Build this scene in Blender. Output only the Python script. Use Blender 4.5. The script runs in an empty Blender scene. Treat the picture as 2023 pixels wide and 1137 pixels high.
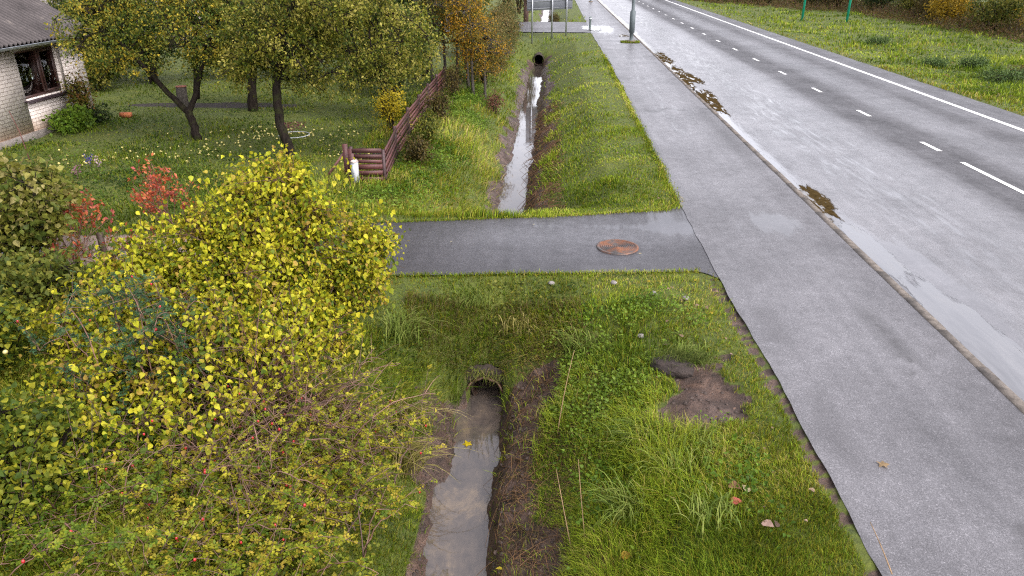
import bpy, bmesh, math, random
import numpy as np
R = math.radians
C = bpy.context.scene.collection
scene = bpy.context.scene
rng = np.random.default_rng(7)
random.seed(7)

# ------------------------------------------------------------------ camera, sky, sun, exposure
CAMH = 4.5
cd = bpy.data.cameras.new('camera')
cam = bpy.data.objects.new('camera', cd); C.objects.link(cam)
PITCH = math.atan2(648, 1446); YAW = math.atan2(85.5, math.hypot(648, 1446))
cam.location = (0, 0, CAMH)
cam.rotation_euler = (math.pi / 2 - PITCH, 0, YAW)
cd.sensor_width = 36; cd.lens = 36 * 1446 / 2023
cd.clip_start = 0.05; cd.clip_end = 2000
scene.camera = cam

SUN_EL, SUN_AZ = R(48), R(128)          # azimuth clockwise from +Y
w = bpy.data.worlds.new('World'); scene.world = w; w.use_nodes = True
nt = w.node_tree; nt.nodes.clear()
sky = nt.nodes.new('ShaderNodeTexSky'); sky.sky_type = 'NISHITA'; sky.sun_disc = False
sky.sun_elevation = SUN_EL; sky.sun_rotation = SUN_AZ; sky.air_density = 1.0; sky.dust_density = 4.0; sky.ozone_density = 1.0
hs = nt.nodes.new('ShaderNodeHueSaturation'); hs.inputs['Saturation'].default_value = 0.25; hs.inputs['Value'].default_value = 1.6
tintn = nt.nodes.new('ShaderNodeMixRGB'); tintn.blend_type = 'MULTIPLY'; tintn.inputs[0].default_value = 1; tintn.inputs[2].default_value = (1.0, 0.968, 1.005, 1)
bg = nt.nodes.new('ShaderNodeBackground'); bg.inputs['Strength'].default_value = 0.15
ow = nt.nodes.new('ShaderNodeOutputWorld')
nt.links.new(sky.outputs[0], hs.inputs['Color']); nt.links.new(hs.outputs[0], tintn.inputs[1])
tc_ = nt.nodes.new('ShaderNodeTexCoord'); sx_ = nt.nodes.new('ShaderNodeSeparateXYZ'); nt.links.new(tc_.outputs['Generated'], sx_.inputs[0])
cr_ = nt.nodes.new('ShaderNodeValToRGB'); cr_.color_ramp.elements[0].color = (1.9, 1.9, 1.91, 1); cr_.color_ramp.elements[1].color = (.85, .85, .85, 1); cr_.color_ramp.elements[1].position = .62
cr_.color_ramp.interpolation = 'EASE'; nt.links.new(sx_.outputs[2], cr_.inputs[0])     # sky boosted toward the unseen horizon, added to brighten reflections
hz_ = nt.nodes.new('ShaderNodeMixRGB'); hz_.blend_type = 'MULTIPLY'; hz_.inputs[0].default_value = 1; nt.links.new(tintn.outputs[0], hz_.inputs[1]); nt.links.new(cr_.outputs[0], hz_.inputs[2])
nt.links.new(hz_.outputs[0], bg.inputs['Color']); nt.links.new(bg.outputs[0], ow.inputs['Surface'])

sd = bpy.data.lights.new('sun', 'SUN'); sd.energy = 0.8; sd.angle = R(30); sd.color = (1, 0.965, 0.92)
so = bpy.data.objects.new('sun', sd); C.objects.link(so)
so.rotation_euler = (math.pi / 2 - SUN_EL, 0, math.pi - SUN_AZ)
scene.view_settings.view_transform = 'Standard'; scene.view_settings.look = 'None'
scene.view_settings.exposure = 0.76; scene.view_settings.gamma = 1
scene.cycles.max_bounces = 6; scene.cycles.transparent_max_bounces = 4
scene.cycles.diffuse_bounces = 3; scene.cycles.glossy_bounces = 3; scene.cycles.transmission_bounces = 4
scene.cycles.use_denoising = False; scene.cycles.filter_width = 1.2
scene.cycles.caustics_reflective = False; scene.cycles.caustics_refractive = False

# ------------------------------------------------------------------ numpy helpers
FPX = 1446.0
_f = np.array([-math.sin(YAW) * math.cos(PITCH), math.cos(YAW) * math.cos(PITCH), -math.sin(PITCH)])
_r = np.array([math.cos(YAW), math.sin(YAW), 0.0]); _d = np.cross(_f, _r)
def inview(P, mx=1.18, my=1.15):
    """which points lie inside the picture widened by a margin (used only to leave out what nobody sees)"""
    q = np.asarray(P, float) - np.array([0, 0, CAMH]); wz = q @ _f
    u = FPX * (q @ _r) / np.maximum(wz, .1); v = FPX * (q @ _d) / np.maximum(wz, .1)
    return (wz > .3) & (np.abs(u) < 1011 * mx) & (np.abs(v) < 568 * my)
def nrm(a): return a / np.maximum(np.linalg.norm(a, axis=-1, keepdims=True), 1e-9)
def sm(a, b, x):
    t = np.clip((x - a) / (b - a), 0, 1); return t * t * (3 - 2 * t)
def vnoise(x, y, seed=0):
    x = np.asarray(x, float); y = np.asarray(y, float)
    xi = np.floor(x).astype(np.int64); yi = np.floor(y).astype(np.int64); fx = x - xi; fy = y - yi
    fx = fx * fx * (3 - 2 * fx); fy = fy * fy * (3 - 2 * fy)
    def h(a, b):
        n = (a * 374761393 + b * 668265263 + seed * 1442695041) & 0x7fffffff
        n = ((n ^ (n >> 13)) * 1274126177) & 0x7fffffff
        return ((n ^ (n >> 16)) & 0xffff) / 65535.0
    return (h(xi, yi) * (1 - fx) + h(xi + 1, yi) * fx) * (1 - fy) + (h(xi, yi + 1) * (1 - fx) + h(xi + 1, yi + 1) * fx) * fy
def fbm(x, y, sc=1.0, oc=4, seed=0):
    s = 0; a = 0.5; t = 0
    for k in range(oc):
        s = s + a * vnoise(np.asarray(x) * sc, np.asarray(y) * sc, seed + k); t += a; a *= .5; sc *= 2.03
    return s / t - 0.5

class MB:
    """collects shapes; build() links them as ONE mesh object"""
    def __init__(s): s.V = []; s.C = []; s.F = []; s.n = 0
    def add(s, V, F, col=(1, 1, 1)):
        V = np.asarray(V, float).reshape(-1, 3); s.V.append(V)
        col = np.asarray(col, float)
        if col.ndim == 1: col = np.repeat(col[None], len(V), 0)
        s.C.append(col)
        if isinstance(F, np.ndarray): s.F.append(F + s.n)
        else:
            by = {}
            for f in F: by.setdefault(len(f), []).append(f)
            for k in by: s.F.append(np.array(by[k]) + s.n)
        s.n += len(V); return s
    def box(s, lo, hi, col=(1, 1, 1)):
        a, b, c = lo; d, e, f = hi
        V = [(a, b, c), (d, b, c), (d, e, c), (a, e, c), (a, b, f), (d, b, f), (d, e, f), (a, e, f)]
        return s.add(V, [(0, 3, 2, 1), (4, 5, 6, 7), (0, 1, 5, 4), (1, 2, 6, 5), (2, 3, 7, 6), (3, 0, 4, 7)], col)
    def obox(s, o, ax, ay, az, col=(1, 1, 1)):
        o, ax, ay, az = [np.asarray(q, float) for q in (o, ax, ay, az)]
        V = [o, o + ax, o + ax + ay, o + ay, o + az, o + ax + az, o + ax + ay + az, o + ay + az]
        return s.add(V, [(0, 3, 2, 1), (4, 5, 6, 7), (0, 1, 5, 4), (1, 2, 6, 5), (2, 3, 7, 6), (3, 0, 4, 7)], col)
    def tube(s, pts, rad, sides=8, cap=True, col=(1, 1, 1), wob=0):
        P = np.asarray(pts, float); n = len(P); rad = np.broadcast_to(np.asarray(rad, float), (n,))
        T = nrm(np.gradient(P, axis=0)); ref = np.where(np.abs(T[:, 2:3]) > .9, np.array([[1., 0, 0]]), np.array([[0, 0, 1.]]))
        A = nrm(np.cross(T, ref))
        for i in range(1, n):
            A[i] = A[i - 1] - T[i] * (A[i - 1] @ T[i]); A[i] /= max(np.linalg.norm(A[i]), 1e-9)
        B = np.cross(T, A); th = np.arange(sides) * 2 * math.pi / sides
        rr = rad[:, None] * (1 + wob * rng.normal(size=(n, sides)))
        V = P[:, None] + rr[..., None] * (np.cos(th)[None, :, None] * A[:, None] + np.sin(th)[None, :, None] * B[:, None])
        i = np.arange(n - 1)[:, None] * sides; j = np.arange(sides)[None]; k = (j + 1) % sides
        F = np.stack([i + j, i + k, i + sides + k, i + sides + j], -1).reshape(-1, 4)
        s.add(V.reshape(-1, 3), F, col)
        if cap:
            s.F.append(np.array([[s.n - n * sides + q for q in range(sides)][::-1]])); s.F.append(np.array([[s.n - sides + q for q in range(sides)]]))
        return s
    def build(s, name, mat=None, parent=None, smooth=False):
        V = np.concatenate(s.V); Cc = np.concatenate(s.C)
        o = parent
        while o is not None: V = V - np.array(o.location); o = o.parent
        me = bpy.data.meshes.new(name)
        me.vertices.add(len(V)); me.vertices.foreach_set('co', V.astype(np.float32).ravel())
        L = np.concatenate([f.ravel() for f in s.F]); tot = np.concatenate([np.full(len(f), f.shape[1]) for f in s.F])
        st = np.concatenate([[0], np.cumsum(tot)[:-1]])
        me.loops.add(len(L)); me.loops.foreach_set('vertex_index', L.astype(np.int32))
        me.polygons.add(len(tot)); me.polygons.foreach_set('loop_start', st.astype(np.int32)); me.polygons.foreach_set('loop_total', tot.astype(np.int32))
        if smooth: me.polygons.foreach_set('use_smooth', np.ones(len(tot), bool))
        at = me.color_attributes.new('tint', 'FLOAT_COLOR', 'POINT')
        at.data.foreach_set('color', np.concatenate([Cc, np.ones((len(Cc), 1))], 1).astype(np.float32).ravel())
        me.update(calc_edges=True)
        ob = bpy.data.objects.new(name, me); C.objects.link(ob)
        if mat: me.materials.append(mat)
        if parent: ob.parent = parent
        return ob

def tag(o, label, cat=None, group=None, kind=None):
    o['label'] = label
    if cat: o['category'] = cat
    if group: o['group'] = group
    if kind: o['kind'] = kind
    return o
def thing(name, label, cat, loc=(0, 0, 0), group=None):
    o = bpy.data.objects.new(name, None); C.objects.link(o); o.location = loc; o.empty_display_size = .2
    return tag(o, label, cat, group)
def dup(o, loc=None, rotz=None, scale=None):
    c = o.copy(); C.objects.link(c)
    if loc is not None: c.location = loc
    if rotz is not None: c.rotation_euler = (0, 0, rotz)
    if scale is not None: c.scale = (scale,) * 3
    for ch in list(o.children):
        d = ch.copy(); C.objects.link(d); d.parent = c
        for g in ch.children:
            e = g.copy(); C.objects.link(e); e.parent = d
    return c

# ------------------------------------------------------------------ materials
def mat(name):
    m = bpy.data.materials.new(name); m.use_nodes = True
    n = m.node_tree; b = n.nodes['Principled BSDF']; return m, n, b
def N(n, t, **k):
    x = n.nodes.new('ShaderNode' + t)
    for a, v in k.items(): setattr(x, a, v)
    return x
def noise(n, co, scale, det=4, rough=.55, dist=0):
    t = N(n, 'TexNoise'); t.inputs['Scale'].default_value = scale; t.inputs['Detail'].default_value = det
    t.inputs['Roughness'].default_value = rough; t.inputs['Distortion'].default_value = dist
    if co is not None: n.links.new(co, t.inputs['Vector'])
    return t.outputs['Fac']
def ramp(n, fac, stops, interp='LINEAR'):
    r = N(n, 'ValToRGB'); r.color_ramp.interpolation = interp
    while len(r.color_ramp.elements) < len(stops): r.color_ramp.elements.new(0.5)
    for e, (p, c) in zip(r.color_ramp.elements, stops):
        e.position = p; e.color = (c, c, c, 1) if isinstance(c, (int, float)) else (*c, 1)
    n.links.new(fac, r.inputs[0]); return r.outputs[0]
def mix(n, fac, a, b, mode='MIX'):
    m = N(n, 'MixRGB', blend_type=mode)
    for i, q in enumerate((fac, a, b)):
        if hasattr(q, 'is_output') or hasattr(q, 'links'): n.links.new(q, m.inputs[i])
        elif isinstance(q, (int, float)): m.inputs[i].default_value = q if i == 0 else (q, q, q, 1)
        else: m.inputs[i].default_value = (*q, 1)
    return m.outputs[0]
def mth(n, op, a, b=0.0, c=0.0):
    m = N(n, 'Math', operation=op)
    for i, q in enumerate((a, b, c)):
        if isinstance(q, (int, float)): m.inputs[i].default_value = q
        else: n.links.new(q, m.inputs[i])
    return m.outputs[0]
def bump(n, b, h, st, dist=.02):
    x = N(n, 'Bump'); x.inputs['Strength'].default_value = st; x.inputs['Distance'].default_value = dist
    n.links.new(h, x.inputs['Height']); n.links.new(x.outputs[0], b.inputs['Normal'])
def tint(n):
    a = N(n, 'Attribute', attribute_name='tint'); return a.outputs['Color']
def objco(n): return N(n, 'TexCoord').outputs['Object']
def pos(n): return N(n, 'NewGeometry').outputs['Position']

def leaf_mat(name, trans=.3, rough=.5, spec=.4):
    m, n, b = mat(name); t = tint(n)
    nz = noise(n, objco(n), 23, 2)
    col = mix(n, 1, t, ramp(n, nz, [(.3, .75), (.7, 1.2)]), 'MULTIPLY')
    n.links.new(col, b.inputs['Base Color']); b.inputs['Roughness'].default_value = rough; b.inputs['Specular IOR Level'].default_value = spec
    tr = N(n, 'BsdfTranslucent'); n.links.new(col, tr.inputs['Color'])
    ms = N(n, 'MixShader'); ms.inputs[0].default_value = trans
    n.links.new(b.outputs[0], ms.inputs[1]); n.links.new(tr.outputs[0], ms.inputs[2])
    n.links.new(ms.outputs[0], n.nodes['Material Output'].inputs['Surface']); return m
LEAF = leaf_mat('leaf_surface', .42, .5, .2)
GRASS = leaf_mat('grass_blade', .22, .6, .12)

def plain(name, col, rough=.6, var=.25, sc=12, metal=0, bmp=.0, spec=.5, usetint=False):
    m, n, b = mat(name); co = objco(n); nz = noise(n, co, sc, 5)
    lo = tuple(c * (1 - var) for c in col); hi = tuple(min(1, c * (1 + var)) for c in col)
    c = ramp(n, nz, [(.3, lo), (.7, hi)])
    if usetint: c = mix(n, 1, c, tint(n), 'MULTIPLY')
    n.links.new(c, b.inputs['Base Color']); b.inputs['Roughness'].default_value = rough; b.inputs['Metallic'].default_value = metal
    b.inputs['Specular IOR Level'].default_value = spec
    if bmp: bump(n, b, noise(n, co, sc * 4, 5), bmp)
    return m
def bark_mat(name, a, b_, sc=18, moss=None):
    m, n, b = mat(name); co = objco(n)
    mp = N(n, 'Mapping'); mp.inputs['Scale'].default_value = (1, 1, .25); n.links.new(co, mp.inputs[0])
    nz = noise(n, mp.outputs[0], sc, 6, .65, .5)
    c = ramp(n, nz, [(.3, a), (.7, b_)])
    if moss: c = mix(n, ramp(n, noise(n, co, 5, 4), [(.52, 0.), (.62, .7)]), c, moss)
    n.links.new(c, b.inputs['Base Color']); b.inputs['Roughness'].default_value = .9; b.inputs['Specular IOR Level'].default_value = .1; bump(n, b, nz, .7, .03); return m
BARK = bark_mat('dark_apple_bark', (.008, .006, .005), (.03, .023, .018), 18, (.03, .032, .012))
BARKG = bark_mat('grey_bark', (.03, .026, .022), (.10, .088, .076))
TWIG = plain('brown_twig', (.11, .07, .05), .7, .35, 9, usetint=True)

# ------------------------------------------------------------------ terrain
NEAR = (np.array([-60, -8, -3.2, -2.3, -1.62, -1.32, -1.1, -.74, -.6, -.45, .05, .45, 1.2, 2.0, 2.6, 5.0]),
        np.array([-.1, -.1, -.16, -.38, -1.0, -1.31, -1.5, -1.5, -1.33, -1.02, -.8, -.45, -.12, -.02, -.003, -.03]))
FAR = (np.array([-60, -8, -4.2, -3.0, -2.2, -1.65, -1.36, -1.15, -.75, -.57, -.3, .3, 1.3, 2.0, 2.6, 5.0]),
       np.array([-.12, -.12, -.2, -.3, -.66, -1.06, -1.3, -1.5, -1.5, -1.31, -1.0, -.62, -.12, -.04, -.015, -.03]))
PX, PZ, PR = -.88, -1.24, .285            # near culvert: centre and sleeve radius
QX, QZ, QR = -.87, -1.0, .30              # far culvert
def dn0(x): return 10.62 + .09 * x + np.where(x > 1.9, -.0, 0)          # near edge of the driveway
def dn1(x): return 13.42 + .16 * x + .14 * np.clip(x, 0, 3) * .5         # far edge
def ditchfill(x, y):
    a = y - (dn0(x) - 10.62)
    up = np.interp(a, [8.82, 8.96, 9.1, 9.5, 10.1, 10.55], [0, .2, .375, .62, .9, 1])
    b = y - (dn1(x) - 13.42)
    dw = 1 - np.interp(b, [13.5, 13.95, 14.5, 15.3], [0, .06, .75, 1])
    f = np.where(y < 12, up, dw)
    up2 = np.interp(y, [45.6, 46.0, 46.6, 49.5, 51.6], [0, .3, .52, .86, 1]); dw2 = 1 - np.interp(y, [62, 64], [0, 1])
    return np.where(y > 40, np.where(y < 57, up2, dw2), f)
def ground(x, y, hole=True, rough=True):
    x = np.asarray(x, float); y = np.asarray(y, float)
    wx = x + .10 * fbm(x, y, .55, 3, 3) * sm(2.3, 1.4, np.abs(x + .2)) + .16 * fbm(x * 0, y, .9, 3, 5) * sm(1.9, .9, np.abs(x + .93))
    z = np.where(y < 12, np.interp(wx, *NEAR), np.interp(wx, *FAR))
    f = ditchfill(x, y)
    z = z * (1 - f) + f * np.minimum(np.interp(x, [-60, -8, -5, 2.6], [-.1, -.1, -.05, -.02]), 10)
    # right of the kerb: road bed, then the field
    z = np.where(x > 4.9, np.interp(x, [4.9, 5.15, 15.0, 15.35, 17, 20, 26, 32, 60, 400], [-.03, -.24, -.24, -.12, -.22, -.42, -.45, -.4, -.2, 0]), z)
    if rough:
        m = mudmask(x, y)
        z = z + fbm(x, y, 1.1, 3, 11) * .10 * sm(2.3, 1.5, x) * (1 - pave(x, y)) + (fbm(x, y, 3, 3, 21) * .16 + np.abs(fbm(x, y, 9, 2, 22)) * .09) * m * (z < -.25) \
              + sm(15.6, 18, x) * fbm(x, y, .35, 4, 31) * .25
        s = soil(x, y); z = z + s * (fbm(x, y, 3, 3, 41) * .12 - .05) + .10 * np.exp(-(((x - 1.6) / .4) ** 2 + ((y - 7.85) / .2) ** 2))
        k = track(x, y); z = z - k * .035
    if hole:
        z = np.where((np.abs(x - PX) < PR - .03) & (y > 8.76) & (y < 9.08), np.minimum(z, -1.56), z)
        z = np.where((np.abs(x - QX) < QR - .02) & (y > 44.5) & (y < 46.2), np.minimum(z, -1.36), z)
    return z
def pave(x, y):
    d = ((y > dn0(x) - .02) & (y < dn1(x) + .02) & (x > -5.6)) | ((y > 52.2) & (y < 62.2))
    return (((x > 2.62) & (x < 15.25)) | (d & (x < 3))).astype(float)
def soil(x, y):
    d = np.hypot((x - 1.62 - .25 * (y - 7.25)) / .44, (y - 7.25) / .60) + fbm(x, y, 2.2, 4, 51) * 2.6 + fbm(x, y, 9, 3, 52) * .9
    return sm(1.05, .8, d)
def track(x, y):
    c = 2.585 + np.interp(y, [4, 8, 10], [.10, .05, 0.]) + .05 * fbm(x * 0, y, 1.3, 3, 61); w_ = .12 + .22 * fbm(x, y, 2.4, 4, 63)
    return (.45 + .55 * sm(-.5, .3, np.sin(y * 29 - x * 14 + 9 * fbm(x * 0, y, 1.7, 3, 64)) + 2.2 * fbm(x, y, 5, 3, 65))) * sm(w_, w_ * .5, np.abs(x - c)) * (y < 10.6) * sm(-.25, .0, fbm(x, y, 2.2, 3, 62) + .12)
def mudmask(x, y):
    e = fbm(x, y, 1.3, 4, 71)
    rn = sm(.12, -.06, x + e * .9 - np.interp(y, [5, 6.6, 7.2, 8.7], [.16, .12, .07, .06])) * sm(-1.75, -1.5, x + e * .8) * sm(8.88, 8.66, y + e * .9 - .12 * (np.abs(x - PX) < .3) - .05 * (x > -.5))
    rn = rn * np.where(x < -1.38, sm(-.12, .12, fbm(x, y, .8, 3, 73) + (y - 7.7) * .12), 1)
    ln = sm(-.06, -.28, x + e * 1.2) * sm(-1.68, -1.46, x + e * 1.0) * (1 - sm(.02, .4, ditchfill(x, y)))
    return np.where(y < 12, rn, ln * (y < 130)) * (np.abs(x) < 4)
def gravel(x, y):
    d = np.abs(y - (12.0 + .12 * (x + 5))) + fbm(x, y, .8, 3, 81) * .9
    return sm(1.0, .6, d) * (x < -3.9) * (x > -14)
def bed(x, y):   # dark bare soil under the apple trees
    a = np.hypot((x + 11.5) / 3.3, (y - 25.3) / .55); b = np.hypot((x + 4.9) / 1.0, (y - 19) / .6)
    return np.maximum(sm(1.1, .8, a + fbm(x, y, 1.2, 3, 91) * .6), .8 * sm(1.1, .7, b + fbm(x, y, 1.6, 3, 92) * .8))

def axis(parts):
    out = []
    for a, b, s in parts: out.append(np.arange(a, b - 1e-6, s))
    out.append([parts[-1][1]]); return np.concatenate(out)
gx = axis([(-260, -60, 20), (-60, -16, 2), (-16, -4, .35), (-4, -2.4, .12), (-2.4, .5, .05), (.5, 2.8, .06), (2.8, 5.2, .3), (5.2, 15, 2), (15, 32, .45), (32, 60, 3), (60, 400, 25)])
gy = axis([(-30, 3, 3), (3, 9, .06), (9, 11, .055), (11, 15.6, .1), (15.6, 30, .16), (30, 52, .25), (52, 70, .5), (70, 130, 1.5), (130, 700, 30)])
GX, GY = np.meshgrid(gx, gy); ZZ = ground(GX, GY)
mb = MB(); nx, ny = len(gx), len(gy)
idx = np.arange(nx * ny).reshape(ny, nx)
F = np.stack([idx[:-1, :-1], idx[:-1, 1:], idx[1:, 1:], idx[1:, :-1]], -1).reshape(-1, 4)
fx = (GX[:-1, :-1] + GX[:-1, 1:]).ravel() / 2; fy = (GY[:-1, :-1] + GY[1:, :-1]).ravel() / 2
dz = np.abs(ZZ[1:, 1:] - ZZ[:-1, :-1]).ravel()
kill = ((np.abs(fx - PX) < PR - .04) & (fy > 9.0) & (fy < 9.2) & (dz > .12)) | ((np.abs(fx - QX) < QR - .06) & (fy > 46.0) & (fy < 46.5))
F = F[~kill]
mud = mudmask(GX, GY)
cols = np.stack([np.clip(mud + soil(GX, GY) + track(GX, GY) * .9, 0, 1), bed(GX, GY), gravel(GX, GY)], -1).reshape(-1, 3)
mb.add(np.stack([GX, GY, ZZ], -1).reshape(-1, 3), F, cols)

def ground_mat():
    m, n, b = mat('soil_and_turf'); p = pos(n); t = N(n, 'SeparateColor'); n.links.new(tint(n), t.inputs[0])
    n1 = noise(n, p, 1.3, 5); n2 = noise(n, p, 14, 6, .65); n3 = noise(n, p, 60, 4, .6); n4 = noise(n, p, 4, 5, .6, .6)
    turf = ramp(n, n2, [(.3, (.026, .036, .006)), (.55, (.07, .095, .010)), (.75, (.12, .135, .018))])
    moss = mix(n, ramp(n, n1, [(.4, 0.), (.62, .6)]), turf, (.10, .115, .010))
    mudc = ramp(n, n4, [(.28, (.020, .013, .009)), (.5, (.070, .042, .030)), (.72, (.14, .086, .060))])
    mudc = mix(n, .75, mudc, ramp(n, n3, [(.3, .55), (.55, 1.), (.72, 1.5)]), 'MULTIPLY')
    mf = ramp(n, mth(n, 'ADD', t.outputs[0], mth(n, 'MULTIPLY', mth(n, 'SUBTRACT', n2, .5), .8)), [(.38, 0.), (.6, 1.)])
    bedc = ramp(n, n2, [(.3, (.016, .012, .010)), (.7, (.05, .038, .03))])
    bf = ramp(n, mth(n, 'ADD', t.outputs[1], mth(n, 'MULTIPLY', mth(n, 'SUBTRACT', n2, .5), .8)), [(.4, 0.), (.6, 1.)])
    grc = ramp(n, n3, [(.3, (.15, .105, .085)), (.7, (.32, .24, .20))])
    gf = ramp(n, mth(n, 'ADD', t.outputs[2], mth(n, 'MULTIPLY', mth(n, 'SUBTRACT', n2, .5), .8)), [(.4, 0.), (.6, 1.)])
    c = mix(n, mf, moss, mudc); c = mix(n, bf, c, bedc); c = mix(n, gf, c, grc)
    n.links.new(c, b.inputs['Base Color'])
    n.links.new(ramp(n, mth(n, 'MULTIPLY', mf, n4), [(.25, .9), (.6, .42)]), b.inputs['Roughness'])
    bump(n, b, mth(n, 'ADD', n2, mth(n, 'MULTIPLY', n3, .5)), .8, .03); return m
GROUND = ground_mat()
tag(mb.build('ground', GROUND, smooth=True), 'grassy ground with two muddy ditches and bare soil', kind='structure')

# ------------------------------------------------------------------ water
def water_mat(name, a, bcol, c2, rough, wave, ior=1.75):
    m, n, b = mat(name); p = pos(n)
    mp = N(n, 'Mapping'); mp.inputs['Scale'].default_value = (1.6, .75, 1); n.links.new(p, mp.inputs[0])
    s = noise(n, mp.outputs[0], 1.5, 8, .68, .7); s2 = noise(n, p, 7, 5, .6, .4)
    f = mth(n, 'ADD', s, mth(n, 'MULTIPLY', mth(n, 'SUBTRACT', s2, .5), .35))
    n.links.new(ramp(n, f, [(.34, a), (.52, bcol), (.68, c2)]), b.inputs['Base Color'])
    b.inputs['Roughness'].default_value = rough; b.inputs['IOR'].default_value = ior
    bump(n, b, noise(n, p, wave, 3), .06, .01); return m
WATER = water_mat('silty_water', (.065, .055, .05), (.11, .088, .072), (.20, .15, .10), .03, 9, 2.1)
WATERF = water_mat('still_ditch_water', (.05, .042, .038), (.07, .056, .046), (.10, .08, .06), .035, 5, 1.5)
def sheet(name, x0, x1, y0, y1, z, m, label):
    b = MB(); ys = np.linspace(y0, y1, max(2, int((y1 - y0) / .8))); V = np.concatenate([np.stack([np.full_like(ys, x), ys, np.full_like(ys, z)], -1) for x in (x0, (x0 + x1) / 2, x1)]); q = len(ys)
    b.add(V, np.array([[c * q + k, (c + 1) * q + k, (c + 1) * q + k + 1, c * q + k + 1] for c in (0, 1) for k in range(q - 1)]))
    return tag(b.build(name, m), label, kind='structure')
sheet('ditch_water', -2.2, 0.1, 2.5, 9.6, -1.345, WATER, 'silty brown ditch water below the near culvert pipe')
sheet('ditch_water', -2.2, .3, 13.8, 46.5, -1.345, WATERF, 'sky reflecting strip of water in the far ditch')
sheet('ditch_water', -2.2, .3, 62.5, 130, -1.33, WATERF, 'distant ditch water beyond the far crossing')

# ------------------------------------------------------------------ roads
def asphalt(name, base, agg=.5, wetc=.5, spk=95, streak=None):
    m, n, b = mat(name); p = pos(n); t = N(n, 'SeparateColor'); n.links.new(tint(n), t.inputs[0])
    big = noise(n, p, .55, 5, .6, .3); mid = noise(n, p, 5, 5, .6); fin = noise(n, p, spk, 3, .75); vor = N(n, 'TexVoronoi'); vor.inputs['Scale'].default_value = spk * .8
    n.links.new(p, vor.inputs['Vector'])
    c = mix(n, 1, base, ramp(n, fin, [(.30, 1 - agg), (.5, 1.), (.70, 1 + agg * 1.25)]), 'MULTIPLY')
    c = mix(n, .6, c, ramp(n, mth(n, 'ADD', vor.outputs['Color'], 0.), [(.0, 1 - agg), (.7, 1.), (.93, 1 + agg * 1.6)]), 'MULTIPLY')
    c = mix(n, 1, c, ramp(n, mid, [(.3, .86), (.7, 1.12)]), 'MULTIPLY'); c = mix(n, 1, c, ramp(n, big, [(.3, .85), (.7, 1.14)]), 'MULTIPLY')
    # tint.G = lightness of wear bands, tint.B = dark stain, tint.R = standing wet
    g = mth(n, 'ADD', t.outputs[1], mth(n, 'MULTIPLY', mth(n, 'SUBTRACT', big, .5), .25))
    c = mix(n, 1, c, ramp(n, g, [(0, .4), (.5, 1.), (1, 1.6)]), 'MULTIPLY')
    mps = N(n, 'Mapping'); mps.inputs['Scale'].default_value = (2.6, .16, 1); n.links.new(p, mps.inputs[0]); c = mix(n, 1, c, ramp(n, noise(n, mps.outputs[0], 1.1, 6, .62, .3), [(.32, .84), (.68, 1.16)]), 'MULTIPLY')
    st = ramp(n, mth(n, 'MULTIPLY', t.outputs[2], ramp(n, mid, [(.3, .4), (.6, 1.)])), [(.1, 0.), (.8, .72)])
    c = mix(n, st, c, (.03, .027, .026))
    mp = N(n, 'Mapping'); mp.inputs['Scale'].default_value = (4, .5, 1); n.links.new(p, mp.inputs[0])
    sk = noise(n, mp.outputs[0], 1.5, 6, .65, .4)
    wf = ramp(n, mth(n, 'ADD', t.outputs[0], mth(n, 'MULTIPLY', mth(n, 'SUBTRACT', sk, .5), .9)), [(.35, 0.), (.62, 1.)])
    c = mix(n, mth(n, 'MULTIPLY', wf, wetc), c, (.05, .047, .045))
    n.links.new(c, b.inputs['Base Color'])
    rg = mix(n, wf, ramp(n, mid, [(.3, .58), (.7, .46)]), (.2, .2, .2))
    rg = mix(n, 1, rg, ramp(n, g, [(.25, 1.0), (.75, .62)]), 'MULTIPLY'); n.links.new(rg, b.inputs['Roughness']); b.inputs['IOR'].default_value = 1.5
    n.links.new(ramp(n, g, [(.2, .12), (.5, .5), (.8, .95)]), b.inputs['Specular IOR Level'])
    bs = N(n, 'Bump'); bs.inputs['Distance'].default_value = .006; n.links.new(mth(n, 'MULTIPLY', mth(n, 'SUBTRACT', 1.0, wf), .7), bs.inputs['Strength'])
    n.links.new(fin, bs.inputs['Height']); n.links.new(bs.outputs[0], b.inputs['Normal']); return m
ROAD = asphalt('wet_road_asphalt', (.108, .105, .110), .28, .25, 70)
WALK = asphalt('worn_path_asphalt', (.125, .121, .127), .46, .35, 85)
DRIVE = asphalt('dark_driveway_asphalt', (.052, .049, .053), .55, .2, 70)

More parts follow.
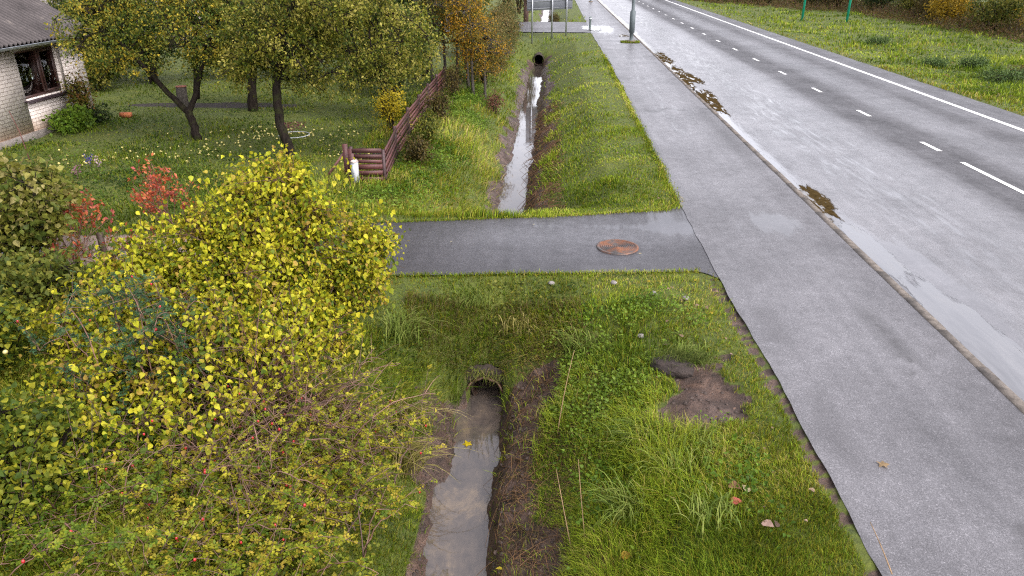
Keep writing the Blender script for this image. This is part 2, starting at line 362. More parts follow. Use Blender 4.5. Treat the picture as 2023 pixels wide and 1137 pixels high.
def gridsheet(name, xs, ys, zf, m, colf, label, warp=None):
    X, Y = np.meshgrid(xs, ys)
    if warp: X, Y = warp(X, Y)
    b = MB(); i = np.arange(X.size).reshape(X.shape)
    Fq = np.stack([i[:-1, :-1], i[:-1, 1:], i[1:, 1:], i[1:, :-1]], -1).reshape(-1, 4)
    b.add(np.stack([X, Y, zf(X, Y)], -1).reshape(-1, 3), Fq, np.stack(colf(X, Y), -1).reshape(-1, 3))
    return tag(b.build(name, m, smooth=True), label, kind='structure')
def gauss(x, c, s): return np.exp(-((x - c) / s) ** 2)
def roadcol(X, Y):
    Xn = X + .25 * fbm(X * 0, Y, .12, 2, 101)
    g = np.interp(Xn, [5.3, 6.2, 7.2, 8.6, 9.15, 9.5, 10.0, 10.5, 10.9, 11.3, 11.9, 12.3, 12.9, 13.4, 13.8, 14.2, 15.2],
                  [.68, .76, .64, .74, .54, .27, .25, .22, .31, .50, .52, .44, .25, .36, .42, .34, .36])
    wet = .95 * sm(.75, .1, X - 5.35 - .35 * fbm(X * 0, Y, .25, 3, 102)) * np.where(Y < 14, 1, .8) + .8 * gauss(X, 6.0, .55) * sm(14.5, 11, Y)
    wet = np.maximum(wet, .42 * gauss(X, 7.3, 1.6)); wet = np.where(X > 9.2, wet * .2 + .06, wet)
    return np.clip(wet, 0, 1), g, .25 * gauss(X, 5.35, .25) * (fbm(X, Y, .5, 3, 103) > -.05)
gridsheet('road', axis([(5.30, 15.2, .22)]), axis([(-20, 4, 2), (4, 40, .35), (40, 140, 2), (140, 700, 40)]), lambda X, Y: -.10 + .05 * np.sin(np.clip((X - 5.3) / 9.9, 0, 1) * math.pi) * 0 + 0 * X,
          ROAD, roadcol, 'wet grey two lane road with worn wheel tracks', lambda X, Y: (np.where(X > 15.1, 15.2 + .10 * fbm(X, Y, 1.2, 3, 104), X), Y))
def walkcol(X, Y):
    wet = .32 * gauss(Y, 12.6, 1.6) * sm(2.3, 3.0, X) * sm(5.3, 3.4, X + (Y - 12.6) * -.35) + 1.0 * gauss(Y, 55.5, 2.5) * sm(4.8, 3, X) + .6 * gauss(X, 4.3, .5) * gauss(Y, 13.3, .7)
    wet = wet + .35 * gauss(X, 3.8, .9) * sm(14, 22, Y)
    dark = .9 * gauss(X, 4.35 + .12 * np.sin(Y * .9), .16) * sm(10.4, 9, Y) * (fbm(X, Y, 1.4, 3, 112) > -.12) + .8 * gauss(X, 2.72, .1) * sm(15, 20, Y) \
        + .9 * gauss(Y, 31.5 + .3 * np.sin(X * 5), .2) + .9 * gauss(Y, 24.4 + .25 * np.sin(X * 7) + .3 * (X - 3), .16) * (fbm(X, Y, 2.5, 3, 116) > -.05) + .8 * gauss(Y, 42.5 + .3 * np.sin(X * 3), .3) + .6 * gauss(X, 4.9, .4) * gauss(Y, 22, 4) + .5 * gauss(X, 3.0, .25) * sm(0, .2, fbm(X, Y, .9, 3, 113))
    g = .5 + .06 * sm(13, 25, Y) - .12 * gauss(X, 5.0, .35) + .1 * fbm(X, Y, .4, 3, 114)
    return np.clip(wet, 0, 1), g, np.clip(dark, 0, 1)
gridsheet('pavement', axis([(2.66, 5.185, .1)]), axis([(-20, 3, 2), (3, 30, .1), (30, 70, .5), (70, 700, 20)]), lambda X, Y: 0 * X, WALK, walkcol,
          'grey asphalt footpath between the grass verge and the kerb',
          lambda X, Y: (np.where(X < 2.7, 2.64 + .10 * fbm(X * 0, Y, 1.1, 4, 111) + np.interp(Y, [4, 8, 10, 20, 31, 52, 90], [.1, .06, 0, 0, .1, -.1, -.1]), X), Y))
def drivewarp(X, V):
    lo = dn0(X) + .07 * fbm(X, X * 0, 1.5, 4, 121) - .45 * sm(2.2, 2.8, X) ** 2; hi = dn1(X) + .09 * fbm(X, X * 0 + 9, 1.5, 4, 122) + .35 * sm(2.1, 2.8, X) ** 2
    return X, lo + V * (hi - lo)
def drivecol(X, Y):
    wet = .55 * gauss(X, 2.3, .6) * sm(11.3, 13.2, Y) + .42 * gauss(Y, 12.9, .25) * sm(-1.6, 0, X) + .35 * gauss(np.hypot(X - 1.2, Y - 11.85), .5, .12)
    return np.clip(wet, 0, 1), .5 + .13 * gauss(Y, 12.3 + .1 * X, .5) + 0 * X, .4 * gauss(Y, dn0(X) + .3, .25)
gridsheet('driveway', axis([(-5.8, 2.8, .08)]), np.linspace(0, 1, 22), lambda X, Y: -.004 + 0 * X - .01 * sm(2.5, 2.8, X), DRIVE, drivecol,
          'dark asphalt driveway crossing the ditch to the footpath', drivewarp)
gridsheet('driveway', axis([(-14, 2.75, .5)]), axis([(52.6, 61.7, .5)]), lambda X, Y: .02 + 0 * X - .03 * sm(2, 2.7, X), WALK,
          lambda X, Y: (.45 * sm(-1.0, 2.4, X) * gauss(Y, 56.5, 2.5), .34 + 0 * X, 0 * X), 'distant grey side road crossing the far end of the ditch')
# verge step of earth under the far crossing
KERB = plain('weathered_kerb_concrete', (.135, .118, .102), .9, .4, 9, bmp=.4, spec=.25)
b = MB(); y = -15.0
while y < 260:
    l = 1.0 if y < 60 else 5.0
    dx = random.uniform(-.008, .008); zz = .006 + random.uniform(-.003, .004)
    k = 1 + random.uniform(-.25, .25)
    b.box((5.185 + dx, y, -.3), (5.315 + dx, y + l - .025, zz), (k, k, k)); y += l
tag(b.build('kerb', KERB), 'row of weathered concrete kerb stones along the road', kind='structure')
PAINT = plain('white_road_paint', (.72, .72, .70), .5, .1, 20)
b = MB()
def strip(b, x0, x1, y0, y1, z): b.add([(x0, y0, z), (x1, y0, z), (x1, y1, z), (x0, y1, z)], [(0, 1, 2, 3)])
for k in range(60):
    y1 = 20.73 + 4.72 * k; strip(b, 10.17, 10.30, y1 - 1.07, y1, -.094)
strip(b, 10.165, 10.295, 8.0, 18.5, -.094)
tag(b.build('centre_line', PAINT), 'broken white centre line of the road', kind='structure')
b = MB(); yy = list(np.arange(-10, 120, 2.0)) + [120, 160, 260, 500]
for a, c in zip(yy[:-1], yy[1:]): strip(b, 13.83, 14.02, a, c, -.094)
tag(b.build('edge_line', PAINT), 'continuous white line along the far edge of the road', kind='structure')

def puddle(name, cx, cy, rx, ry, z, m, label, seed, n=90, amp=.5):
    th = np.arange(n) * 2 * math.pi / n; r = 1 + amp * 2 * fbm(np.cos(th) * 1.6 + seed, np.sin(th) * 1.6 + seed * 2, 1.2, 4, seed)
    V = [(cx, cy, z)] + [(cx + rx * a * math.cos(t), cy + ry * a * math.sin(t), z) for t, a in zip(th, r)]
    V = [(max(q[0], 5.325) if z < -.05 else q[0], q[1], q[2]) for q in V]
    bb = MB(); half = [((V[0][0] + q[0]) / 2, (V[0][1] + q[1]) / 2, z) for q in V[1:]]; cc_ = np.concatenate([np.ones((1 + n, 3)), np.zeros((n, 3))])
    bb.add([V[0]] + half + V[1:], [(0, 1 + i, 1 + (i + 1) % n) for i in range(n)] + [(1 + i, 1 + n + i, 1 + n + (i + 1) % n, 1 + (i + 1) % n) for i in range(n)], cc_); return tag(bb.build(name, m), label, kind='structure')
m_, n_, b_ = mat('clear_puddle'); p_ = pos(n_)
mp_ = N(n_, 'Mapping'); mp_.inputs['Scale'].default_value = (3.2, .45, 1); mp_.inputs['Rotation'].default_value = (0, 0, .12); n_.links.new(p_, mp_.inputs[0]); st_ = noise(n_, mp_.outputs[0], 2.2, 7, .68, .5)
n_.links.new(ramp(n_, st_, [(.3, (.05, .048, .048)), (.7, (.13, .127, .127))]), b_.inputs['Base Color']); n_.links.new(ramp(n_, st_, [(.38, .04), (.62, .30)]), b_.inputs['Roughness']); b_.inputs['IOR'].default_value = 2.9
bump(n_, b_, noise(n_, p_, 6, 3), .05, .01); PUD = m_
def ragged(n_, b_, p_, sc=(5, .9, 1), th_=(.22, .5)):
    mq = N(n_, 'Mapping'); mq.inputs['Scale'].default_value = sc; n_.links.new(p_, mq.inputs[0]); sp_ = N(n_, 'SeparateColor'); n_.links.new(tint(n_), sp_.inputs[0])
    al = ramp(n_, mth(n_, 'ADD', sp_.outputs[0], mth(n_, 'MULTIPLY', mth(n_, 'SUBTRACT', noise(n_, mq.outputs[0], 2.0, 7, .7, .4), .5), 2.0)), [(th_[0], 0.), (th_[1], 1.)])
    n_.links.new(al, b_.inputs['Alpha'])
ragged(n_, b_, p_, (5, .9, 1), (.02, .3))
m_, n_, b_ = mat('leaf_silt'); p_ = pos(n_)
n_.links.new(ramp(n_, noise(n_, p_, 14, 6, .7), [(.3, (.022, .015, .006)), (.7, (.085, .058, .024))]), b_.inputs['Base Color']); mp_ = N(n_, 'Mapping'); mp_.inputs['Scale'].default_value = (4, 1, 1); n_.links.new(p_, mp_.inputs[0]); wv_ = noise(n_, mp_.outputs[0], 1.4, 5, .6, .5)
n_.links.new(ramp(n_, wv_, [(.54, .6), (.6, .05)]), b_.inputs['Roughness']); n_.links.new(ramp(n_, wv_, [(.54, .0), (.6, 1.)]), b_.inputs['Specular IOR Level']); b_.inputs['IOR'].default_value = 1.6; ragged(n_, b_, p_, (6, 1.6, 1)); SILT = m_
puddle('puddle', 5.75, 9.0, .42, 2.2, -.096, PUD, 'bright sky reflecting puddle along the near kerb', 3, amp=.35)
puddle('puddle', 5.62, 12.2, .30, 1.6, -.0965, PUD, 'narrow puddle against the kerb beside the driveway mouth', 5, amp=.4)
puddle('puddle', 5.45, 17.6, .14, 2.2, -.0965, PUD, 'long thin puddle hugging the kerb', 11, amp=.4)
puddle('puddle', 2.7, 56.0, .8, 2.4, .025, PUD, 'white reflecting puddle at the distant crossing beside the small bollard', 4, amp=.5)
puddle('leaf_silt', 5.55, 15.0, .30, 1.5, -.095, SILT, 'patch of brown leaf silt by the kerb nearest the driveway', 8, amp=.7)
for i, (cy, rx, ry) in enumerate(((27.0, .40, 3.2), (33.5, .55, 3.9), (39.5, .42, 3.0))):
    puddle('leaf_silt', 5.62, cy, rx, ry, -.095, SILT, ('brown leaf silt along the kerb, nearest of the three long strips', 'brown leaf silt along the kerb, widest middle strip', 'brown leaf silt along the kerb, strip nearest the lamp post')[i], 20 + i, amp=.75)
puddle('leaf_silt', 4.6, 50.5, .35, 1.0, .004, SILT, 'small brown silt patch on the footpath beyond the lamp post', 27, amp=.8)

# ------------------------------------------------------------------ manhole and culverts
RUST = None
m_, n_, b_ = mat('rusty_cast_iron'); p_ = objco(n_)
n_.links.new(mix(n_, ramp(n_, noise(n_, p_, 4, 5, .6), [(.42, 0.), (.6, 1.)]), (.055, .046, .042), (.17, .060, .020)), b_.inputs['Base Color']); b_.inputs['Roughness'].default_value = .45; b_.inputs['Metallic'].default_value = .1
bump(n_, b_, noise(n_, p_, 60, 3), .3, .004); RUST = m_
def lathe(bb, prof, sides=48, c=(0, 0), col=(1, 1, 1)):
    th = np.arange(sides) * 2 * math.pi / sides; P = np.array(prof, float)
    V = np.stack([c[0] + P[:, None, 0] * np.cos(th), c[1] + P[:, None, 0] * np.sin(th), np.repeat(P[:, 1:2], sides, 1)], -1)
    i = np.arange(len(P) - 1)[:, None] * sides; j = np.arange(sides)[None]; k = (j + 1) % sides
    bb.add(V.reshape(-1, 3), np.stack([i + j, i + k, i + sides + k, i + sides + j], -1).reshape(-1, 4), col); return bb
mh = thing('manhole_cover', 'round rusty iron manhole cover set in the driveway', 'manhole cover', (1.175, 11.84, 0))
bb = MB(); lathe(bb, [(.36, -.02), (.36, .012), (.318, .016), (.316, -.02)], c=(1.175, 11.84)); bb.build('frame', RUST, mh)
bb = MB(); prof = [(.314, -.015), (.314, .014)]
for k in range(9):
    r1 = .305 - k * .033; prof += [(r1, .014), (r1 - .004, .003), (r1 - .015, .003), (r1 - .019, .014)]
prof += [(.004, .014)]
lathe(bb, prof, c=(1.175, 11.84)); bb.build('lid', RUST, mh)

m_, n_, b_ = mat('orange_brown_pipe'); p_ = pos(n_); s_ = N(n_, 'SeparateXYZ'); n_.links.new(p_, s_.inputs[0])
n_.links.new(mix(n_, ramp(n_, mth(n_, 'ADD', mth(n_, 'MULTIPLY', mth(n_, 'ADD', s_.outputs[2], 1.22), 2.6), noise(n_, p_, 11, 4)), [(.35, 0.), (.75, 1.)]), (.23, .075, .03), (.075, .035, .02)), b_.inputs['Base Color']); b_.inputs['Roughness'].default_value = .5; ORANGE = m_  # orange low down, turning dark brown toward the top
DARKPIPE = plain('dark_corrugated_pipe', (.055, .035, .024), .5, .4, 9)
def pipe_y(bb, cx, cz, ys, rs, sides=32, a0=0, a1=2 * math.pi):
    th = np.linspace(a0, a1, sides); V = np.stack([np.broadcast_to(cx + np.cos(th)[None] * np.array(rs)[:, None], (len(ys), sides)),
        np.broadcast_to(np.array(ys)[:, None], (len(ys), sides)), np.broadcast_to(cz + np.sin(th)[None] * np.array(rs)[:, None], (len(ys), sides))], -1)
    i = np.arange(len(ys) - 1)[:, None] * sides; j = np.arange(sides - 1)[None]
    bb.add(V.reshape(-1, 3), np.stack([i + j, i + j + 1, i + sides + j + 1, i + sides + j], -1).reshape(-1, 4)); return bb
cu = thing('culvert_pipe', 'broken orange culvert pipe with ribbed dark inner pipe in the near bank', 'culvert', (PX, 9.0, PZ))
bb = MB(); ys = np.linspace(9.02, 12.2, 10)
# sleeve: lower part reaches forward, top torn back
th = np.linspace(-.5 * math.pi, 1.5 * math.pi, 48); top = (np.sin(th) + 1) / 2
front = 8.78 + .22 * top ** .7 + .02 * np.sin(th * 9)
for r_, fl in ((PR, 1), (PR - .016, -1)):
    V = []; yy2 = np.linspace(0, 1, 6)
    for q in yy2: V.append(np.stack([PX + r_ * np.cos(th), front + (12.2 - front) * q ** 2, PZ + r_ * np.sin(th)], -1))
    V = np.array(V); sd_ = len(th); i = np.arange(5)[:, None] * sd_; j = np.arange(sd_ - 1)[None]
    bb.add(V.reshape(-1, 3), np.stack([i + j, i + j + 1, i + sd_ + j + 1, i + sd_ + j], -1).reshape(-1, 4))
V = np.concatenate([np.stack([PX + PR * np.cos(th), front, PZ + PR * np.sin(th)], -1), np.stack([PX + (PR - .016) * np.cos(th), front, PZ + (PR - .016) * np.sin(th)], -1)])
bb.add(V, np.array([[q, q + 1, len(th) + q + 1, len(th) + q] for q in range(len(th) - 1)])); bb.build('sleeve', ORANGE, cu, True)
bb = MB(); bb.tube(np.stack([PX + (PR - .006) * np.cos(th), front - .004, PZ + (PR - .006) * np.sin(th)], -1), .017, 6, cap=False); bb.build('rim', plain('rusty_pipe_rim', (.085, .042, .024), .6, .4, 9), cu, True)
bb = MB(); ys = np.linspace(9.12, 12.0, 97); rs = .205 + .011 * np.sin(np.arange(97) * math.pi / 2)
pipe_y(bb, PX + .02, PZ + .03, ys, rs); pipe_y(bb, PX + .02, PZ + .03, [9.12, 9.12], [rs[0], .228]); pipe_y(bb, PX + .02, PZ + .03, [9.12, 12], [.228, .228])
pipe_y(bb, PX + .02, PZ + .03, [12, 12.01], [.25, .001]); bb.build('inner_pipe', DARKPIPE, cu, True)
bb = MB(); th = np.linspace(0, 2 * math.pi, 64); rr_ = np.array([PR - .012, PR + .03, PR + .08, PR + .14, PR + .20]); V = []
for q, r_ in enumerate(rr_):
    wob_ = fbm(np.cos(th) * 2, np.sin(th) * 2, 2 + q, 3, 601 + q); V.append(np.stack([PX + np.cos(th) * (r_ + .03 * wob_ * (q > 0)), 9.055 - .03 * q * (q < 3) * .5 + .06 * wob_ - .02, PZ + np.sin(th) * (r_ + .03 * wob_ * (q > 0))], -1))
i = np.arange(4)[:, None] * 64; j = np.arange(63)[None]; bb.add(np.concatenate(V), np.stack([i + j, i + j + 1, i + 64 + j + 1, i + 64 + j], -1).reshape(-1, 4)); pipe_y(bb, PX, PZ, [9.2, 9.205], [PR - .02, .215]); bb.build('collar', plain('mud_fill', (.05, .036, .028), .8, .4, 30, bmp=.5), cu)
CONC = plain('stained_concrete', (.12, .09, .06), .8, .4, 8, bmp=.3)
cu2 = thing('culvert_pipe', 'round dark concrete culvert mouth at the far end of the ditch', 'culvert', (QX, 45.9, QZ))
bb = MB(); pipe_y(bb, QX, QZ, [45.9, 45.9, 52], [QR, QR + .04, QR + .04]); bb.build('rim', plain('dark_wet_concrete', (.035, .026, .018), .8, .4, 8, bmp=.3), cu2, True)
bb = MB(); pipe_y(bb, QX, QZ, [45.9, 52], [QR, QR]); pipe_y(bb, QX, QZ, [52, 52.01], [QR, .001]); bb.build('bore', DARKPIPE, cu2, True)

# ------------------------------------------------------------------ house
def brick_mat():
    m, n, b = mat('cream_sand_lime_brick'); co = pos(n); s = N(n, 'SeparateXYZ'); n.links.new(co, s.inputs[0])
    cb = N(n, 'CombineXYZ'); n.links.new(mth(n, 'ADD', s.outputs[0], s.outputs[1]), cb.inputs[0]); n.links.new(s.outputs[2], cb.inputs[1])
    br = N(n, 'TexBrick'); n.links.new(cb.outputs[0], br.inputs['Vector']); br.inputs['Scale'].default_value = 1
    br.inputs['Brick Width'].default_value = .27; br.inputs['Row Height'].default_value = .098; br.inputs['Mortar Size'].default_value = .008
    br.inputs['Color1'].default_value = (.78, .70, .645, 1); br.inputs['Color2'].default_value = (.72, .645, .595, 1); br.inputs['Mortar'].default_value = (.30, .245, .21, 1)
    st = ramp(n, mth(n, 'ADD', s.outputs[2], mth(n, 'MULTIPLY', noise(n, co, 1.5, 4), .5)), [(.15, (1., .72, .5)), (.75, (1., 1., 1.))])
    c = mix(n, 1, br.outputs['Color'], st, 'MULTIPLY'); c = mix(n, 1, c, ramp(n, noise(n, co, 3, 5), [(.3, .86), (.7, 1.08)]), 'MULTIPLY')
    n.links.new(c, b.inputs['Base Color']); b.inputs['Roughness'].default_value = .85; bump(n, b, br.outputs['Fac'], -.4, .01); return m
HX = -14.65
hs_ = thing('brick_house', 'cream brick house with dark corrugated roof and brown framed window', 'house', (HX, 20, -.1))
bb = MB(); W0, W1, Z0, Z1 = 20.02, 21.78, .93, 2.22
hy0, hy1, hx0 = 8.0, 23.03, -23.0
bb.box((HX - .3, hy0, .06), (HX, 14.0, 2.5)); bb.box((HX - .3, 14.0, .06), (HX, 17.0, 2.5)); bb.box((HX - .3, 17.0, .06), (HX, W0, 2.5)); bb.box((HX - .3, W1, .06), (HX, hy1, 2.5)); bb.box((HX - .3, W0, .06), (HX, W1, Z0)); bb.box((HX - .3, W0, Z1), (HX, W1, 2.5))
bb.box((hx0, hy1 - .3, .06), (HX - .3, hy1, 2.5)); bb.box((hx0, hy0, .06), (HX - .3, hy0 + .3, 2.5)); bb.box((hx0, hy0 + .3, .06), (hx0 + .3, hy1 - .3, 2.5))
rx = (hx0 + HX) / 2
for yy in (hy0, hy1 - .3): bb.add([(hx0, yy, 2.5), (HX, yy, 2.5), (rx, yy, 4.95), (hx0, yy + .3, 2.5), (HX, yy + .3, 2.5), (rx, yy + .3, 4.95)], [(0, 1, 2), (5, 4, 3), (1, 4, 5, 2), (0, 2, 5, 3)])
bb.build('wall', brick_mat(), hs_)
bb = MB(); bb.box((hx0 - .05, hy0 - .05, -.4), (HX + .05, hy1 + .05, .06)); bb.build('plinth', plain('grey_plinth_concrete', (.24, .21, .19), .85, .3, 5, bmp=.3), hs_)
# corrugated roof, ridge along Y
m_, n_, b_ = mat('weathered_fibre_cement'); p_ = pos(n_)
n_.links.new(mix(n_, .8, ramp(n_, noise(n_, p_, 1.2, 6, .65), [(.3, (.032, .026, .025)), (.6, (.066, .056, .054)), (.75, (.14, .12, .105))]), ramp(n_, noise(n_, p_, 22, 4), [(.3, .7), (.7, 1.2)]), 'MULTIPLY'), b_.inputs['Base Color'])
b_.inputs['Roughness'].default_value = .75; bump(n_, b_, noise(n_, p_, 40, 3), .3, .005)
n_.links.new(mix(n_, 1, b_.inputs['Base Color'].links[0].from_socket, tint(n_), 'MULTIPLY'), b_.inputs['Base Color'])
bb = MB(); ex = HX + .42; ez = 2.43; sl = (4.95 + .12 - ez) / (rx - ex)
ya = np.arange(hy0 - .3, hy1 + .35, .0295); zc = .036 * np.cos((ya - hy0) / .177 * 2 * math.pi); rib_shade = np.repeat((.9 + .55 * np.cos((ya - hy0) / .177 * 2 * math.pi))[:, None], 3, 1)  # corrugation shading painted into the tint: dark valleys, light crests
for sx in (1, -1):
    e = ex if sx > 0 else hx0 - .42
    for s0, s1, dz in ((0, .36, 0.018), (.34, .7, .009), (.68, 1, 0)):
        xa, xb = e + (rx - e) * s0, e + (rx - e) * s1; h0 = ez + (5.07 - ez) * s0; h1 = ez + (5.07 - ez) * s1
        V = np.concatenate([np.stack([np.full_like(ya, xa), ya, h0 + zc + dz + .01], -1), np.stack([np.full_like(ya, xb), ya, h1 + zc + dz], -1)]); q = len(ya)
        bb.add(V, np.array([[k, k + 1, q + k + 1, q + k] for k in range(q - 1)]), np.concatenate([rib_shade, rib_shade]))
        bb.add(V - [0, 0, .012], np.array([[k, k + 1, q + k + 1, q + k] for k in range(q - 1)]))
        k = np.arange(q - 1); bb.add(np.concatenate([V[:q], V[:q] - [0, 0, .012]]), np.stack([k, k + 1, q + k + 1, q + k], -1))
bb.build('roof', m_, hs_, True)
bb = MB(); bb.box((HX + .003, hy0, 2.36), (ex - .06, hy1 + .05, 2.385)); bb.build('soffit', plain('brown_soffit', (.09, .06, .045), .7), hs_)
GALV = plain('galvanised_steel', (.42, .44, .47), .35, .18, 5, .7)
bb = MB(); th = np.linspace(math.pi, 2 * math.pi, 9); gy_ = [hy0 - .3, hy1 + .1]
for r_ in (.07, .062):
    V = np.array([[(ex + .05 + r_ * math.cos(t), yv, ez - .02 + r_ * math.sin(t)) for t in th] for yv in gy_]); bb.add(V.reshape(-1, 3), np.array([[k, k + 1, 9 + k + 1, 9 + k] for k in range(8)]))
bb.tube([(ex + .115, hy0 - .3, ez - .015), (ex + .115, hy1 + .1, ez - .015)], .012, 6); bb.build('gutter', GALV, hs_)
bb = MB(); BROWN = plain('dark_brown_window_frame', (.045, .018, .014), .45, .25, 6)
def ringy(bb, x0, x1, y0, y1, z0, z1, t):
    bb.box((x0, y0, z0), (x1, y0 + t, z1)); bb.box((x0, y1 - t, z0), (x1, y1, z1)); bb.box((x0, y0 + t, z0), (x1, y1 - t, z0 + t)); bb.box((x0, y0 + t, z1 - t), (x1, y1 - t, z1))
ym = 21.06
ringy(bb, HX - .16, HX - .10, W0 + .002, W1 - .002, Z0 + .002, Z1 - .002, .07); bb.box((HX - .165, ym - .05, Z0 + .07), (HX - .095, ym + .05, Z1 - .07))
ringy(bb, HX - .15, HX - .085, ym + .05, W1 - .07, Z0 + .07, Z1 - .07, .055)
wf = bb.build('window', BROWN, hs_)
GLASS, gn, gb = mat('window_glass'); fr_ = N(gn, 'Fresnel'); fr_.inputs['IOR'].default_value = 1.7; tr_ = N(gn, 'BsdfTransparent'); tr_.inputs['Color'].default_value = (.75, .8, .78, 1); gl_ = N(gn, 'BsdfGlossy'); gl_.inputs['Roughness'].default_value = .03
mx_ = N(gn, 'MixShader'); gn.links.new(fr_.outputs[0], mx_.inputs[0]); gn.links.new(tr_.outputs[0], mx_.inputs[1]); gn.links.new(gl_.outputs[0], mx_.inputs[2]); gn.links.new(mx_.outputs[0], gn.nodes['Material Output'].inputs['Surface'])
bb = MB(); bb.box((HX - .135, W0 + .07, Z0 + .07), (HX - .13, ym - .05, Z1 - .07)); bb.box((HX - .13, ym + .1, Z0 + .12), (HX - .125, W1 - .125, Z1 - .125)); bb.build('pane', GLASS, wf)
bb = MB(); bb.box((HX - .10, W0 - .08, Z0 - .06), (HX + .13, W1 + .10, Z0 - .025)); bb.box((HX + .115, W0 - .08, Z0 - .10), (HX + .13, W1 + .10, Z0 - .06)); bb.build('sill', plain('purple_brown_sill', (.035, .022, .026), .55, spec=.3), wf)
bb = MB()
for y0, y1 in ((W0 + .1, 20.42), (20.75, 20.98), (ym + .12, W1 - .12)):
    ya2 = np.linspace(y0, y1, 24); xs = HX - .30 + .025 * np.sin(np.arange(24) * 1.3); V = np.concatenate([np.stack([xs, ya2, np.full(24, Z0 + .02)], -1), np.stack([xs, ya2, np.full(24, Z1)], -1)])
    bb.add(V, np.array([[k, k + 1, 24 + k + 1, 24 + k] for k in range(23)]))
bb.build('curtain', plain('grey_net_curtain', (.22, .23, .22), .9), wf)
bb = MB(); bb.box((HX - 1.6, W0 - .6, .5), (HX - 1.58, W1 + .6, 2.4)); bb.box((HX - 1.58, W0 - .6, .5), (HX - .31, W1 + .6, .52)); bb.box((HX - 1.58, W0 - .6, 2.38), (HX - .31, W1 + .6, 2.4)); bb.box((HX - 1.58, W0 - .6, .52), (HX - .31, W0 - .58, 2.38)); bb.box((HX - 1.58, W1 + .58, .52), (HX - .31, W1 + .6, 2.38)); bb.build('room_back', plain('dim_room', (.06, .05, .04), .9), wf)
# reveal lintel band beside the window (smooth render)
bb = MB(); bb.box((HX + .003, W1 + .01, Z0 - .02), (HX + .012, W1 + .13, Z1 + .12)); bb.box((HX + .003, W0 - .15, Z1 + .002), (HX + .012, W1 + .01, Z1 + .12)); bb.build('surround', plain('grey_window_surround', (.30, .26, .23), .8), hs_)

ph = thing('pale_house', 'distant pale pink rendered house behind the apple tree', 'house', (-27, 50, 0))
bb = MB(); bb.box((-32, 47, -.3), (-21, 53, 4)); bb.build('wall', plain('pale_pink_render', (.55, .47, .46), .8), ph)
bb = MB(); bb.add([(-32.4, 46.6, 4), (-20.6, 46.6, 4), (-20.6, 53.4, 4), (-32.4, 53.4, 4), (-32.4, 50, 7), (-20.6, 50, 7)], [(0, 1, 5, 4), (2, 3, 4, 5), (1, 2, 5), (3, 0, 4), (3, 2, 1, 0)]); bb.build('roof', plain('grey_roof', (.12, .11, .11), .8), ph)
for xw in (-29.5, -26.5, -23.5):
    bb = MB(); bb.box((xw, 46.95, 1.2), (xw + 1.2, 46.99, 2.5)); bb.build('window', plain('dark_window', (.04, .045, .05), .2), ph)

# ------------------------------------------------------------------ fence, gate, letter box
m_, n_, b_ = mat('maroon_fence_stain'); p_ = pos(n_); mp = N(n_, 'Mapping'); mp.inputs['Scale'].default_value = (2, 2, 20); n_.links.new(p_, mp.inputs[0])
n_.links.new(mix(n_, 1, ramp(n_, noise(n_, mp.outputs[0], 2.5, 6, .65), [(.3, (.04, .012, .011)), (.7, (.115, .040, .036))]), tint(n_), 'MULTIPLY'), b_.inputs['Base Color']); b_.inputs['Roughness'].default_value = .6; MAROON = m_
fence = thing('slatted_fence', 'low maroon wooden fence of horizontal slats beside the far ditch', 'fence', (-3.8, 16.2, -.2))
FP = [(-3.80, 16.2), (-4.02, 18.6), (-4.14, 21.05), (-4.21, 23.3), (-4.27, 25.5), (-4.3, 27.7), (-4.32, 29.9)]
DARKP = plain('dark_fence_post', (.05, .025, .025), .6)
def post(bb, x, y, h=.84, w=.035, z=None):
    z = float(ground(np.array(x), np.array(y))) - .2 if z is None else z; bb.box((x - w, y - w, z), (x + w, y + w, z + .2 + h))
def panel(bb, a, c, ha=.0):
    a, c = np.array(a), np.array(c); d = c - a; L = np.hypot(*d); u = d / L; nv = np.array([u[1], -u[0]])
    za, zb = -.2, -.2
    for z0, hh, off in ((.06, .11, 0), (.20, .10, .018), (.33, .12, 0), (.49, .08, .018), (.60, .10, 0), (.715, .10, .018)):
        k = random.uniform(.75, 1.3); j = random.uniform(-.012, .012)
        o = np.array([*(a + u * .03 + nv * (.02 + off)), za + z0 + j]); bb.obox(o, np.array([*(d - u * .06), random.uniform(-.02, .02)]), np.array([*(nv * .018), 0]), np.array([0, 0, hh]), (k, k, k))
for k, (x, y) in enumerate(FP):
    bb = MB(); post(bb, x, y); bb.build('post', DARKP, fence)
for a, c in zip(FP[:-1], FP[1:]):
    bb = MB(); panel(bb, a, c); bb.build('slat_panel', MAROON, fence)
bb = MB(); post(bb, -4.52, 16.15); bb.build('post', DARKP, fence)
bb = MB(); panel(bb, (-4.52, 16.15), (-3.80, 16.2)); bb.build('slat_panel', MAROON, fence)
bb = MB(); bb.box((-4.585, 16.10, -.12), (-4.45, 16.125, .62)); bb.build('end_board', MAROON, fence)
gp = thing('gate_post', 'maroon gate post with a pale diagonal brace left of the fence', 'gate post', (-4.72, 16.4, -.2))
bb = MB(); post(bb, -4.72, 16.4, .82, .05); bb.build('post', MAROON, gp)
bb = MB(); bb.obox((-5.25, 16.38, -.22), (.52, 0, .66), (0, .04, 0), (-.035, 0, .045), (1.9, 2.4, 2.3)); bb.build('brace', MAROON, gp)
lb = thing('letter_box', 'narrow white letter box with gabled top on the fence end', 'letter box', (-4.42, 16.0, -.12))
WHITE = plain('white_box_paint', (.50, .52, .54), .5, .12, 6)
lr = lambda u, v, z: (-4.425 + u * .88 + v * .47, 16.03 - u * .47 + v * .88, z)
